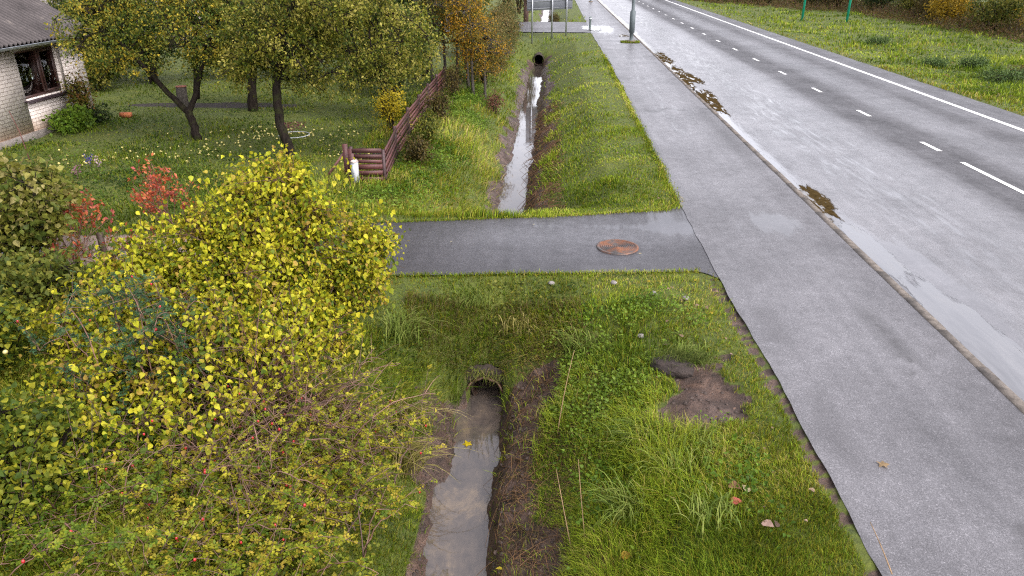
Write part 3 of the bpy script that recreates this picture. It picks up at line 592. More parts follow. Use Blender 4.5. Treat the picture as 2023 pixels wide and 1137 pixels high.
def obx(bb, u0, u1, v0, v1, z0, z1): bb.add([lr(u0, v0, z0), lr(u1, v0, z0), lr(u1, v1, z0), lr(u0, v1, z0), lr(u0, v0, z1), lr(u1, v0, z1), lr(u1, v1, z1), lr(u0, v1, z1)], [(0, 3, 2, 1), (4, 5, 6, 7), (0, 1, 5, 4), (1, 2, 6, 5), (2, 3, 7, 6), (3, 0, 4, 7)])
bb = MB(); obx(bb, -.06, .06, -.07, .05, -.13, .34); bb.build('body', WHITE, lb)
bb = MB(); bb.add([lr(-.075, -.09, .343), lr(.075, -.09, .343), lr(.075, .06, .343), lr(-.075, .06, .343), lr(0, -.09, .40), lr(0, .06, .40)], [(0, 1, 4), (3, 5, 2), (1, 2, 5, 4), (0, 4, 5, 3), (0, 3, 2, 1)]); bb.build('lid', plain('pinkish_lid', (.5, .42, .38), .6), lb)
bb = MB(); bb.tube([lr(.02, -.078, .1), lr(.02, -.07, .1)], .008, 8); bb.build('lock', BROWN, lb)

# ------------------------------------------------------------------ signs, lamp posts
SIGNG = plain('bare_aluminium_sheet', (.24, .255, .29), .5, .06, 3, .1)
sg = thing('road_sign', 'back of a large grey road sign on three steel posts', 'road sign', (-.2, 49, -.2))
sp = [(-1.36, 48.6), (-.12, 49.6), (.80, 50.4)]
for x, y in sp:
    bb = MB(); bb.tube([(x, y, float(ground(np.array(x), np.array(y))) - .1), (x, y, 4.05)], .055, 10); bb.build('post', GALV, sg, True)
d_ = np.array([.782, .648, 0]) ; d_ = np.array([2.16, 1.8, 0]) / math.hypot(2.16, 1.8)
nb = np.array([d_[1], -d_[0], 0]); o_ = np.array([-1.36, 48.6, 1.62]) - d_ * .35 - nb * .085
bb = MB(); bb.obox(o_, d_ * 3.72, -nb * .03, (0, 0, 2.4)); bb.build('panel', SIGNG, sg)
for zr in (.08, .5, 1.3, 2.1):
    bb = MB(); bb.obox(o_ + d_ * .04 + np.array([0, 0, zr]), d_ * 3.64, nb * .028, (0, 0, .05)); bb.build('rail', plain('dark_rail', (.16, .17, .18), .5, .1, 3, .5), sg)
LAMP = plain('painted_grey_steel', (.10, .12, .125), .55, .15, 4, .1, spec=.3)
def lamp(x, y, label):
    t = thing('street_lamp', label, 'street lamp', (x, y, 0), 'street lamps along the footpath')
    bb = MB(); bb.box((x - .23, y - .23, -.1), (x + .23, y + .23, .10)); bb.build('foot', CONC, t)
    bb = MB(); lathe(bb, [(.14, .10), (.13, .12), (.115, .14), (.115, .52), (.165, .54), (.165, 1.72), (.10, 1.80), (.095, 2.2), (.055, 9.0), (.001, 9.02)], 20, (x, y)); bb.build('pole', LAMP, t, True)
    bb = MB(); bb.tube([(x, y, 8.9), (x + .3, y, 9.25), (x + 1.6, y, 9.4)], .03, 8); bb.build('arm', LAMP, t, True)
    bb = MB(); bb.obox((x + 1.5, y - .14, 9.34), (.75, 0, .05), (0, .28, 0), (0, 0, .10)); bb.build('lamp_head', LAMP, t)
lamp(4.66, 46.5, 'grey street lamp post with thick base on the footpath edge'); lamp(4.25, 92.5, 'farthest street lamp, only its foot at the top edge')
bo = thing('bollard', 'short dark grey bollard at the distant crossing', 'bollard', (2.62, 56.3, 0))
bb = MB(); lathe(bb, [(.07, 0), (.07, .55), (.10, .58), (.10, .72), (.06, .78), (.001, .79)], 14, (2.62, 56.3)); bb.build('post', plain('dark_green_grey', (.10, .13, .12), .5), bo, True)
bb = MB(); lathe(bb, [(.102, .62), (.104, .63), (.104, .68), (.102, .69)], 14, (2.62, 56.3)); bb.build('band', WHITE, bo, True)
gs = thing('direction_sign', 'large sign on two bright green posts beyond the road', 'road sign', (24, 70, -.4))
TEAL = plain('teal_green_paint', (.012, .30, .19), .4, .12, 4)
for x, y in ((22.3, 71.3), (25.45, 69.1)):
    bb = MB(); bb.tube([(x, y, -.7), (x, y, 6.2)], .105, 12); bb.build('post', TEAL, gs, True)
bb = MB(); dd = np.array([3.15, -2.2, 0]); bb.obox(np.array([22.3, 71.3, 2.7]) - dd * .25 + np.array([.07, .1, 0]), dd * 1.5, (.02, .03, 0), (0, 0, 3.3)); bb.build('panel', SIGNG, gs)

# ------------------------------------------------------------------ plants: leaves, twigs, plants
OVAL = (np.array([(0, 0, 0), (-.30, .5, .07), (0, 1, -.06), (.30, .5, .07)]), [np.array([(0, 3, 2), (0, 2, 1)])])
HEART = (np.array([(0, 0, 0), (-.30, .10, .07), (-.40, .36, .11), (-.2, .72, .04), (0, 1, -.14), (.2, .72, .04), (.40, .36, .11), (.30, .10, .07), (0, .4, 0)]),
         [np.array([(0, 8, 2, 1), (8, 4, 3, 2), (8, 6, 5, 4), (0, 7, 6, 8)])])
TRI = (np.array([(0, 0, 0), (-.28, .45, .05), (0, 1, -.05), (.28, .45, .05)]), [np.array([(0, 3, 2, 1)])])
def grad(pal, u):
    pal = np.array(pal); x = np.clip(u, 0, 1) * (len(pal) - 1); i = np.minimum(x.astype(int), len(pal) - 2); f = (x - i)[:, None]
    return pal[i] * (1 - f) + pal[i + 1] * f
def put_leaves(bb, P, D, Nn, S, col, T=OVAL):
    D = nrm(D); Nn = nrm(Nn - D * np.sum(D * Nn, 1, keepdims=True)); X = np.cross(D, Nn); tv, tf = T; n, k = len(P), len(tv)
    S = np.broadcast_to(np.asarray(S, float), (n,))
    fold = rng.uniform(.3, 2.0, n)[:, None, None]
    V = P[:, None] + S[:, None, None] * (tv[None, :, 0:1] * X[:, None] + tv[None, :, 1:2] * D[:, None] + tv[None, :, 2:3] * fold * Nn[:, None])
    base = bb.n; bb.V.append(V.reshape(-1, 3)); bb.C.append(np.repeat(col, k, 0)); bb.n += n * k
    for f in tf: bb.F.append((f[None] + (base + np.arange(n) * k)[:, None, None]).reshape(-1, f.shape[1]))
def tubes(bb, curves, r0, r1, sides=3, col=(1, 1, 1)):
    """curves (n,K,3): many thin tapering stems at once"""
    n, K, _ = curves.shape; T = nrm(np.gradient(curves, axis=1)); ref = np.array([.31, .17, .93]); A = nrm(np.cross(T, ref)); B = np.cross(T, A)
    th = np.arange(sides) * 2 * math.pi / sides
    r0 = np.broadcast_to(np.asarray(r0, float), (n,)); r1 = np.broadcast_to(np.asarray(r1, float), (n,)); t = np.linspace(0, 1, K)
    rr = (r0[:, None] * (1 - t) + r1[:, None] * t)[..., None, None]
    V = curves[:, :, None] + rr * (np.cos(th)[None, None, :, None] * A[:, :, None] + np.sin(th)[None, None, :, None] * B[:, :, None])
    base = bb.n; col = np.asarray(col, float); col = np.repeat(np.broadcast_to(col, (n, 3)), K * sides, 0)
    bb.V.append(V.reshape(-1, 3)); bb.C.append(col); bb.n += n * K * sides
    i = (np.arange(n) * K * sides)[:, None, None] + (np.arange(K - 1) * sides)[None, :, None]; j = np.arange(sides)[None, None]; k = (j + 1) % sides
    bb.F.append((base + np.stack([i + j, i + k, i + sides + k, i + sides + j], -1)).reshape(-1, 4))
def bez(A, M, B, K):
    t = np.linspace(0, 1, K)[None, :, None]; return A[:, None] * (1 - t) ** 2 + 2 * t * (1 - t) * M[:, None] + B[:, None] * t ** 2
def bezt(A, M, B, t): t = t[:, None]; return A * (1 - t) ** 2 + 2 * t * (1 - t) * M + B * t ** 2
def blobpts(blobs, n, shell=.5):
    bl = np.array(blobs, float); wt = bl[:, 3] * bl[:, 4] * bl[:, 5]; wt = wt / wt.sum(); k = rng.choice(len(bl), n, p=wt)
    d = nrm(rng.normal(size=(n, 3))); r = rng.uniform(0, 1, n) ** (1 / 3); r = r * (1 - shell) + shell * (.6 + .4 * rng.uniform(0, 1, n))
    ph = rng.uniform(0, 6.28, (len(bl), 3))[k]; r = r * (1 + .26 * np.sin(d[:, 0] * 5 + ph[:, 0]) * np.sin(d[:, 1] * 5 + ph[:, 1] + d[:, 2] * 4)); far_ = rng.uniform(0, 1, n) < .10; r = np.where(far_, r * rng.uniform(1.1, 1.45, n), r)
    return bl[k, :3] + d * bl[k, 3:6] * r[:, None]
def foliage(bb_leaf, bb_twig, nodes, targets, per, S, pal, T=OVAL, lift=.2, droop=.3, spread=.12, r0=.012, r1=.003, t0=.35, twcol=(1, 1, 1), jit=.22, K=5, upn=.6, wild=.9):
    n = len(targets)
    d2 = ((targets[:, None] - nodes[None]) ** 2).sum(-1); pick = np.argsort(d2 + rng.uniform(0, .6, d2.shape) * d2, 1)[:, 0]
    A = nodes[pick]; L = np.linalg.norm(targets - A, axis=1, keepdims=True)
    M = (A + targets) / 2 + np.array([0, 0, 1]) * L * lift + rng.normal(size=(n, 3)) * L * .08
    if bb_twig is not None: tubes(bb_twig, bez(A, M, targets, K), r0, r1, 3, twcol)
    m = n * per; i = np.repeat(np.arange(n), per); t = rng.uniform(t0, 1.03, m)
    P = bezt(A[i], M[i], targets[i], t) + rng.normal(size=(m, 3)) * spread
    tang = nrm(targets - M)[i]
    D = tang * .5 + rng.normal(size=(m, 3)) * wild + np.array([0, 0, -droop]); Nn = np.array([0, 0, upn]) + rng.normal(size=(m, 3)) * .55
    tu = rng.uniform(0, 1, n)
    col = grad(pal, tu[i] + rng.normal(size=m) * jit) * rng.uniform(.75, 1.2, (m, 1))
    put_leaves(bb_leaf, P, D, Nn, S * rng.uniform(.6, 1.25, m), col, T)
    return P
def limb(bb, pts, r0, r1, sides=9, wob=.06, sub=4):
    P = np.array(pts, float); t = np.linspace(0, len(P) - 1, (len(P) - 1) * sub + 1)
    Q = np.stack([np.interp(t, np.arange(len(P)), P[:, k]) for k in range(3)], -1)
    for _ in range(2): Q[1:-1] = (Q[:-2] + 2 * Q[1:-1] + Q[2:]) / 4
    Q[1:-1] += rng.normal(size=Q[1:-1].shape) * r1 * .14
    bb.tube(Q, np.linspace(r0, r1, len(Q)), sides, wob=wob); return Q

APPLE = [(.035, .065, .010), (.08, .12, .015), (.14, .175, .022), (.21, .22, .03), (.30, .28, .045), (.46, .34, .03)]
APPLE2 = [(.04, .065, .010), (.10, .13, .015), (.185, .195, .022), (.28, .265, .035), (.40, .35, .08)]
DARKG = [(.016, .028, .010), (.03, .05, .013), (.05, .08, .018), (.09, .12, .025)]
LILAC = [(.06, .10, .010), (.18, .23, .014), (.35, .365, .020), (.48, .455, .026), (.54, .49, .034), (.34, .23, .045)]
ROSE = [(.045, .075, .022), (.07, .11, .025), (.13, .15, .022), (.24, .21, .02), (.30, .22, .04)]
REDL = [(.30, .06, .03), (.50, .12, .04), (.55, .19, .08), (.42, .10, .09)]
BIRCH = [(.08, .10, .02), (.22, .17, .02), (.42, .24, .02), (.50, .25, .015)]
HEDGE = [(.06, .075, .02), (.11, .115, .03), (.17, .15, .05), (.24, .15, .05)]
YG = [(.045, .07, .012), (.09, .115, .016), (.16, .165, .022), (.25, .22, .04)]
BROWNG = [(.04, .035, .014), (.08, .06, .018), (.13, .09, .025), (.12, .11, .03)]

def tree(name, label, cat, base, limbs, blobs, nt_, per, S, pal, group=None, bark=None, T=OVAL, shell=.45, subn=60, twcol=(.6, .6, .6), br=.035, **kw):
    t = thing(name, label, cat, base, group); bb = MB(); nodes = []
    for pts, r0, r1 in limbs:
        Q = limb(bb, pts, r0, r1); nodes.append(Q[len(Q) // 2:])
    nodes = np.concatenate(nodes)
    # secondary boughs reach into the crown so that no twig is too long
    if subn:
        tg = blobpts(blobs, subn, .2); d2 = ((tg[:, None] - nodes[None]) ** 2).sum(-1); A = nodes[d2.argmin(1)]
        M = (A + tg) / 2 + np.array([0, 0, .15]) + rng.normal(size=A.shape) * .15; cv = bez(A, M, tg, 6); tubes(bb, cv, br, br * .35, 5)
        nodes = np.concatenate([nodes, cv[:, 2:].reshape(-1, 3)])
    lf = MB(); foliage(lf, bb, nodes, blobpts(blobs, nt_, shell), per, S, pal, T, twcol=twcol, **kw)
    lf.build('crown', LEAF, t); bb.build('trunk', bark or BARK, t, True); return t

# apple trees in the garden
tree('apple_tree', 'apple tree with low forked trunk in front of the brick house', 'apple tree', (-10, 20.1, -.1),
     [([(-9.98, 20.1, -.2), (-10.05, 20.12, .35), (-10.15, 20.15, .72)], .13, .10), ([(-10.13, 20.15, .6), (-10.6, 20.1, 1.15), (-10.95, 20.0, 1.7), (-11.6, 19.9, 2.6), (-12.3, 19.9, 3.3)], .085, .035),
      ([(-10.15, 20.15, .6), (-9.85, 20.2, 1.1), (-9.65, 20.25, 1.7), (-9.3, 20.4, 2.6), (-8.7, 20.5, 3.5)], .085, .035), ([(-9.9, 20.3, 1.0), (-10.1, 21, 1.8), (-10.3, 21.8, 2.8)], .09, .04)],
     [(-11.6, 20, 2.9, 1.5, 1.7, 1.0), (-9.6, 20.2, 2.9, 1.8, 1.9, 1.2), (-12.6, 20.1, 2.75, 1.0, 1.1, .7), (-10.5, 20.6, 3.8, 2.4, 2.2, 1.1), (-8.6, 20.2, 2.35, 1.0, 1.2, .8), (-11.0, 19.4, 2.1, 1.1, .8, .5), (-9.2, 20.6, 1.9, 1.3, .9, .5), (-12.3, 20.3, 2.0, .8, .9, .45)],
     1000, 26, .078, APPLE, 'apple trees in the garden', lift=.1, droop=.45, spread=.08)
tree('apple_tree', 'apple tree with single leaning dark trunk in the middle of the garden', 'apple tree', (-6.6, 18, -.1),
     [([(-6.56, 18, -.25), (-6.64, 18, .3), (-6.80, 18.02, .9), (-6.80, 18.05, 1.5), (-6.7, 18.1, 2.1)], .125, .10), ([(-6.75, 18.1, 1.9), (-6.2, 18.2, 2.6), (-5.2, 18.6, 3.2), (-4.2, 18.9, 3.3)], .09, .04),
      ([(-6.7, 18.1, 2.0), (-7.1, 18.1, 2.8), (-7.5, 18.3, 3.7)], .08, .04), ([(-6.7, 18.1, 2.0), (-6.2, 17.6, 2.9), (-5.8, 17.3, 3.8)], .08, .04)],
     [(-6.4, 18, 3.0, 1.6, 1.8, 1.1), (-4.7, 18.6, 2.75, 1.5, 1.6, 1.0), (-3.7, 19.0, 2.45, .95, 1.2, .75), (-5.4, 18.0, 3.8, 2.2, 2.0, 1.0), (-7.2, 17.9, 2.5, .9, 1.2, .8), (-5.2, 18, 1.95, 1.1, 1.0, .5), (-4.2, 19, 1.75, .8, .8, .4), (-7.6, 18.4, 1.9, .7, .8, .45), (-6, 18.6, 1.7, .9, .7, .4), (-5.0, 18.8, 1.35, .8, .6, .35)],
     1200, 27, .076, APPLE2, 'apple trees in the garden', lift=.1, droop=.5, spread=.08)
tree('apple_tree', 'apple tree standing farther back between the two nearer ones', 'apple tree', (-10, 24.3, -.1),
     [([(-10, 24.3, -.2), (-9.95, 24.3, .6), (-9.8, 24.35, 1.3), (-9.6, 24.4, 2.2), (-9.2, 24.4, 3.2)], .17, .07)],
     [(-9.8, 24.5, 3.0, 2.0, 1.6, 1.2), (-8.5, 24.5, 2.6, 1.2, 1.4, .9), (-8.2, 24, 1.8, .9, .9, .6), (-10.6, 24, 1.8, .9, .9, .6)], 450, 24, .10, APPLE, 'apple trees in the garden', lift=.1, droop=.4, spread=.13)
tree('apple_tree', 'apple tree drooping over the middle of the maroon fence', 'apple tree', (-5.3, 23.5, -.15),
     [([(-5.3, 23.5, -.3), (-5.4, 23.5, .6), (-5.2, 23.5, 1.3), (-5, 23.4, 2.3)], .12, .06)],
     [(-5.0, 23.2, 2.3, 1.5, 1.6, 1.1), (-4.6, 24.4, 1.6, .9, 1.6, .7), (-6.2, 23.5, 2.4, 1.2, 1.4, 1.1), (-4.5, 22.6, 1.35, .6, 1.0, .5)], 420, 24, .10, APPLE2, 'apple trees in the garden', lift=.1, droop=.5, spread=.13)
# dense bushes and trees at the back of the garden
def bushy(name, label, cat, x, y, rx_, ry_, h, pal, nt_, per, S, group=None, z0=None, bark=None, stems=5, low=.12, **kw):
    z = float(ground(np.array(x), np.array(y))) if z0 is None else z0
    limbs = []
    for k in range(stems):
        a = k * 2 * math.pi / stems + random.random(); q = random.uniform(.2, .65)
        limbs.append(([(x + .08 * math.cos(a), y + .08 * math.sin(a), z - .1), (x + rx_ * q * .5 * math.cos(a), y + ry_ * q * .5 * math.sin(a), z + h * .4), (x + rx_ * q * math.cos(a), y + ry_ * q * math.sin(a), z + h * .8)], min(.02 + .012 * h, .010 + .016 * h), min(.012 + .004 * h, .004 + .006 * h)))
    blobs = [(x, y, z + h * (.5 + low / 2), rx_ * .8, ry_ * .8, h * .45)]
    for k in range(6):
        a = random.uniform(0, 6.28); q = random.uniform(.35, .62); blobs.append((x + rx_ * q * math.cos(a), y + ry_ * q * math.sin(a), z + h * random.uniform(.3 + low, .78), rx_ * random.uniform(.3, .5), ry_ * random.uniform(.3, .5), h * random.uniform(.16, .28)))
    return tree(name, label, cat, (x, y, z), limbs, blobs, nt_, per, S, pal, group, bark or BARK, subn=stems * 4, br=min(.035, .004 + .006 * h), **kw)
GB = 'trees and bushes at the back of the garden'
bk = [(-19.0, 30.5, 2.0, 1.6, 3.6, DARKG, 'dark green bush showing between the house and the apple tree'), (-17.6, 28.2, 1.1, 1.0, 1.5, YG, 'low yellowish bush just past the house corner'), (-16.3, 30, 2.3, 1.8, 4.2, DARKG, 'dark green bush beside the corner of the brick house'), (-13.2, 31.5, 2.2, 1.8, 3.6, DARKG, 'dark green bush behind the forked apple tree and the stump'),
      (-10.3, 32, 2.0, 1.8, 4.6, YG, 'yellowish bush behind the tree farther back in the garden'), (-7.6, 30.5, 1.9, 1.7, 4.8, DARKG, 'tall dark bush in the middle of the garden back edge'),
      (-5.9, 27.8, 1.3, 1.5, 3.2, DARKG, 'dark bush tucked behind the far end of the fence'), (-5.6, 33, 1.6, 1.8, 5.2, DARKG, 'tall dark green tree left of the orange birch'),
      (-19.5, 33, 2.4, 2, 5.0, YG, 'pale green tree behind the house roof'), (-9.0, 38, 3, 2.4, 7.0, YG, 'tall green tree rising far behind the garden'), (-14.5, 39, 3, 2.4, 7.0, DARKG, 'tallest dark tree far behind the garden'),
      (-4.6, 40, 1.6, 2, 5.5, YG, 'green tree just behind the orange birch')]
for x, y, a, c, h, pal, lab in bk:
    bushy('garden_bush' if h < 5 else 'garden_tree', lab, 'bush' if h < 5 else 'tree', x, y, a, c, h, pal, int(150 + 26 * h * a), 26, .13, GB, lift=.1, spread=.18)
# orange birch group and thin trunks
def birch(x, y, h, label, top, nt_=230):
    z = float(ground(np.array(x), np.array(y))); lx = random.uniform(-.2, .2)
    tree('birch_tree', label, 'birch', (x, y, z), [([(x, y, z - .1), (x + lx * .4, y, z + h * .4), (x + lx, y + .1, z + h)], .07, .02)],
         [(x + lx * .6, y, z + h * .72, 1.0, 1.0, h * .26), (x + lx * .6 + .25, y - .2, z + h * .50, .6, .7, h * .10), (x - .4, y, z + h * .4, .4, .5, h * .12)], nt_, 17, .07, top, 'young birches beyond the fence', BARKG, subn=16, lift=.05, droop=.4, spread=.12)
birch(-3.75, 29.3, 4.6, 'orange leaved birch with thin grey trunk left of the hedge', BIRCH, 260); birch(-3.05, 28.8, 3.6, 'orange birch standing nearest the ditch', BIRCH, 260)
birch(-4.3, 30.2, 4.8, 'orange birch rising tallest behind the fence end', BIRCH, 230); birch(-2.62, 29.0, 2.6, 'smallest orange birch with a straight brown trunk', BIRCH, 130)
for x, y, lab in ((-4.75, 29.6, 'thin green tree nearest the fence end among the birches'), (-3.4, 30.3, 'thin green tree between the orange birches')):
    birch(x, y, 4.2, lab, YG, 150)
# clipped hedge running away along the ditch
HB = 'hedge bushes along the far ditch'
hl = ['hedge bush with pale leaves nearest the birches', 'clipped hedge bush second from the birches', 'clipped hedge bush midway to the far crossing', 'clipped hedge bush before the far crossing', 'last hedge bush at the far crossing']
for k, (x, y) in enumerate(((-2.95, 32.2), (-2.9, 35.6), (-2.85, 39.2), (-2.85, 43), (-2.95, 47.2))):
    bushy('hedge_bush', hl[k], 'hedge', x, y, 1.15, 2.1, 2.55, HEDGE, 330, 30, .085, HB, low=.0, lift=.1, spread=.15)
bushy('dry_bush', 'low reddish brown bush on the left bank below the birches', 'bush', -2.1, 27.3, .35, 1.2, .7, [(.14, .05, .035), (.2, .08, .05), (.13, .10, .04)], 60, 14, .06, stems=4)
bushy('dry_bush', 'brown dried bush leaning on the fence end post', 'bush', -3.75, 28.2, .35, 1.3, 1.2, BROWNG, 90, 16, .07, stems=4)
for x, y, hh, pal, lab in ((-3.6, 23.6, .95, BROWNG, 'brown withered shrub outside the middle of the fence'), (-3.5, 20.6, .75, YG, 'yellow green shrub outside the fence near the ditch'), (-3.45, 18.4, .6, BROWNG, 'small withered shrub outside the near end of the fence'), (-4.75, 21.5, 1.15, [(.3, .26, .02), (.5, .38, .02)], 'small plant with yellow flowers inside the fence')):
    bushy('garden_shrub', lab, 'shrub', x, y, .42, .7, hh, pal, 70, 18, .075, 'shrubs along the maroon fence', stems=5)
bushy('vine', 'green climbing plant beside the house window sill', 'climbing plant', -14.25, 21.9, .3, .5, 1.45, [(.07, .10, .02), (.16, .15, .02), (.22, .10, .03)], 70, 16, .09, stems=4)
bushy('leafy_plant', 'big leafy green plant at the foot of the house wall', 'plant', -14.1, 20.9, .42, .75, .6, [(.08, .15, .015), (.13, .22, .02), (.18, .26, .03)], 90, 16, .14, stems=6)
bushy('leafy_plant', 'low green plant near the house corner', 'plant', -14.0, 22.1, .35, .5, .4, DARKG, 50, 14, .11, stems=5)

# trees beyond the far crossing
bb = MB(); tw_ = thing('tree_stump', 'weathered sawn tree stump behind the forked apple tree', 'stump', (-12.7, 25, -.15))
Q = np.array([(-12.7, 25, -.3), (-12.7, 25, .1), (-12.68, 25, .55)]); bb.tube(Q, [.21, .18, .17], 14, wob=.06); bb.build('trunk', BARKG, tw_)
bb = MB(); lathe(bb, [(.185, .551), (.185, .575), (.001, .58)], 14, (-12.68, 25)); bb.build('cap', plain('rusty_cap', (.2, .07, .04), .7), tw_)
far = [(-2.35, 65, 6.5, 1.3, BROWNG, 'brown trunked tree at the far crossing'), (-4.2, 67, 6, 1.6, YG, 'yellow green tree beyond the far crossing'), (-3.4, 76, 6, 1.5, HEDGE, 'tree further along the distant ditch')]
for x, y, h, a, pal, lab in far: bushy('roadside_tree', lab, 'tree', x, y, a, 1.8, h, pal, 200, 24, .14, 'trees beyond the far crossing', stems=3)
bb = MB(); bb.tube([(-2.3, 64.3, -.3), (-2.3, 64.3, 1.5), (-2.35, 64.4, 5)], [.22, .2, .14], 10, wob=.05); pt = thing('bare_tree', 'bare brown trunk beside the distant ditch', 'tree', (-2.3, 64.3, -.2)); bb.build('trunk', bark_mat('red_brown_bark', (.07, .04, .035), (.17, .11, .095)), pt)
bushy('dry_bush', 'dark scrub beside the distant ditch water', 'bush', .05, 70, .5, 3.0, .8, BROWNG, 90, 16, .12, stems=5)

# ------------------------------------------------------------------ the yellow lilac, red shrub, left bushes, rose bushes
lt = thing('lilac_bush', 'large bright yellow green leafed bush beside the driveway', 'bush', (-4.1, 8.9, -.1))
lf, tw = MB(), MB()
lblobs = [(-3.75, 9.1, 1.45, .85, .8, .7), (-3.0, 9.3, .95, .75, .7, .65), (-2.75, 9.4, .35, .55, .6, .6), (-4.6, 8.9, .95, .75, .8, .65), (-3.7, 8.6, .6, .9, .8, .8), (-5.3, 8.4, .35, .75, .7, .75), (-3.1, 8.5, .0, .6, .6, .6), (-3.45, 9.3, 1.9, .35, .4, .35), (-4.6, 7.4, .35, .85, .6, .7), (-5.5, 7.8, .25, .7, .6, .6), (-3.4, 7.9, .1, .8, .6, .6), (-4.9, 8.6, .7, .6, .6, .6), (-4.4, 6.7, .3, .7, .5, .55), (-5.2, 6.8, .1, .6, .5, .5), (-2.4, 9.9, .75, .3, .3, .25), (-4.0, 9.3, 1.75, .4, .4, .3)]
stems = []; A = np.stack([-3.9 + rng.normal(size=46) * .45, 8.7 + rng.normal(size=46) * .4, np.full(46, -.35)], -1); Bq = blobpts(lblobs, 46, .2); M = A * .55 + Bq * .45 + np.array([0, 0, .35])
cv = bez(A, M, Bq, 8); tubes(tw, cv, .017, .006, 5, (.75, .7, .65)); nodes = cv[:, 3:].reshape(-1, 3)
foliage(lf, tw, nodes, blobpts(lblobs, 3600, .42), 16, .058, LILAC, HEART, lift=.12, droop=.75, spread=.07, r0=.006, r1=.002, t0=.4, twcol=(.8, .65, .5), wild=.65, upn=.55, jit=.2)
foliage(lf, tw, nodes, blobpts(lblobs, 260, 0), 8, .08, LILAC, HEART, lift=.12, droop=.75, spread=.07, r0=.006, r1=.002, twcol=(.8, .65, .5), wild=.55)
nf = 110; A = np.stack([-3.35 + rng.normal(size=nf) * .3, 6.9 + rng.normal(size=nf) * .3, np.full(nf, -.6)], -1); Bq = blobpts([(-3.6, 7.2, .75, 1.1, .8, .6), (-2.9, 7.0, .35, .8, .7, .5), (-4.3, 6.7, .5, .7, .6, .5)], nf, .5)
tubes(tw, bez(A, A * .5 + Bq * .5 + [0, 0, .12], Bq, 8) + np.cumsum(rng.normal(size=(nf, 8, 3)) * .012, 1), .011, .003, 4, rng.uniform(.5, 1.5, (nf, 1)) * np.array([[.9, .7, .6]]))
pf = Bq[rng.integers(0, nf, 700)] + rng.normal(size=(700, 3)) * .12; put_leaves(lf, pf, rng.normal(size=(700, 3)) * .7 + [0, 0, -.5], rng.normal(size=(700, 3)) * .5 + [0, 0, .7], .058 * rng.uniform(.5, 1.2, 700), grad(LILAC, rng.uniform(.2, .9, 700)), HEART)
sh = blobpts(lblobs, 150, .5); sh = sh[sh[:, 2] > .3]; m_s = len(sh); Es = sh + np.stack([rng.normal(size=m_s) * .14, rng.normal(size=m_s) * .12, rng.uniform(.2, .55, m_s)], -1)
cs = bez(sh, (sh + Es) / 2 + rng.normal(size=sh.shape) * .04, Es, 6); tubes(tw, cs, .006, .002, 4, (.7, .6, .45)); i = np.repeat(np.arange(m_s), 14); t = rng.uniform(0, 1, len(i)); P = sh[i] * (1 - t[:, None]) + Es[i] * t[:, None] + rng.normal(size=(len(i), 3)) * .05
put_leaves(lf, P, rng.normal(size=(len(i), 3)) * .6 + [0, 0, -.6], rng.normal(size=(len(i), 3)) * .5 + [0, 0, .5], .076 * rng.uniform(.5, 1.2, len(i)), grad(LILAC, .3 + .55 * rng.uniform(0, 1, len(i))) * rng.uniform(.8, 1.2, (len(i), 1)), HEART)
tw.build('stems', TWIG, lt); lf.build('foliage', LEAF, lt)
lt2 = thing('lilac_bush', 'low lilac shoots with heart shaped yellow leaves among the rose canes', 'bush', (-3.6, 6.3, -.4))
lf, tw = MB(), MB(); bl2 = [(-3.55, 6.2, .35, .6, .5, .5), (-3.3, 5.7, .1, .45, .4, .5), (-4.5, 6.5, .4, .5, .4, .6), (-4.2, 5.6, .2, .5, .4, .5), (-3.0, 6.9, .45, .7, .5, .45), (-4.9, 5.9, .25, .5, .5, .5), (-3.6, 7.1, .7, .7, .5, .5)]
A = np.stack([-3.4 + rng.normal(size=26) * .3, 6.6 + rng.normal(size=26) * .3, np.full(26, -.6)], -1); Bq = blobpts(bl2, 26, .2); cv = bez(A, A * .5 + Bq * .5 + [0, 0, .15], Bq, 6); tubes(tw, cv, .012, .004, 5, (.6, .5, .45))
foliage(lf, tw, cv[:, 2:].reshape(-1, 3), blobpts(bl2, 520, .4), 8, .062, LILAC, HEART, droop=.6, spread=.06, r0=.005, r1=.002, wild=.6, upn=.8); tw.build('stems', TWIG, lt2); lf.build('foliage', LEAF, lt2)

def upright(name, label, x, y, h, spreadr, n, pal, per, S, cat='shrub', z=None, twc=(1.3, 1.15, 1.1)):
    z = float(ground(np.array(x), np.array(y))) if z is None else z; t = thing(name, label, cat, (x, y, z)); lf, tw = MB(), MB()
    A = np.stack([x + rng.normal(size=n) * .08, y + rng.normal(size=n) * .08, np.full(n, z - .05)], -1); a = rng.uniform(0, 6.28, n); q = spreadr * np.sqrt(rng.uniform(0, 1, n))
    B = np.stack([x + q * np.cos(a), y + q * np.sin(a), z + h * (1 - .45 * (q / spreadr) ** 2) * rng.uniform(.7, 1.0, n)], -1); M = A * .4 + B * .6 + np.array([0, 0, .0]) - (B - A) * [.25, .25, 0]
    cv = bez(A, M, B, 8); tubes(tw, cv, .011, .004, 4, twc); nd = cv[:, 4:].reshape(-1, 3)
    tg = nd[rng.integers(0, len(nd), n * 5)] + rng.normal(size=(n * 5, 3)) * [.09, .09, .08] + [0, 0, .06]
    foliage(lf, tw, nd, tg, per, S, pal, OVAL, lift=.1, droop=-.35, spread=.03, r0=.004, r1=.002, twcol=twc, wild=.75, upn=.5); tw.build('stems', TWIG, t); lf.build('foliage', LEAF, t); return t
upright('chokeberry_shrub', 'orange red leafed shrub standing taller behind the yellow bush', -6.9, 12.3, 1.45, .62, 19, REDL, 7, .075)
upright('chokeberry_shrub', 'sparse red leafed shrub at the left with bare grey stems', -8.0, 11.2, 1.15, .75, 14, REDL, 5, .08)
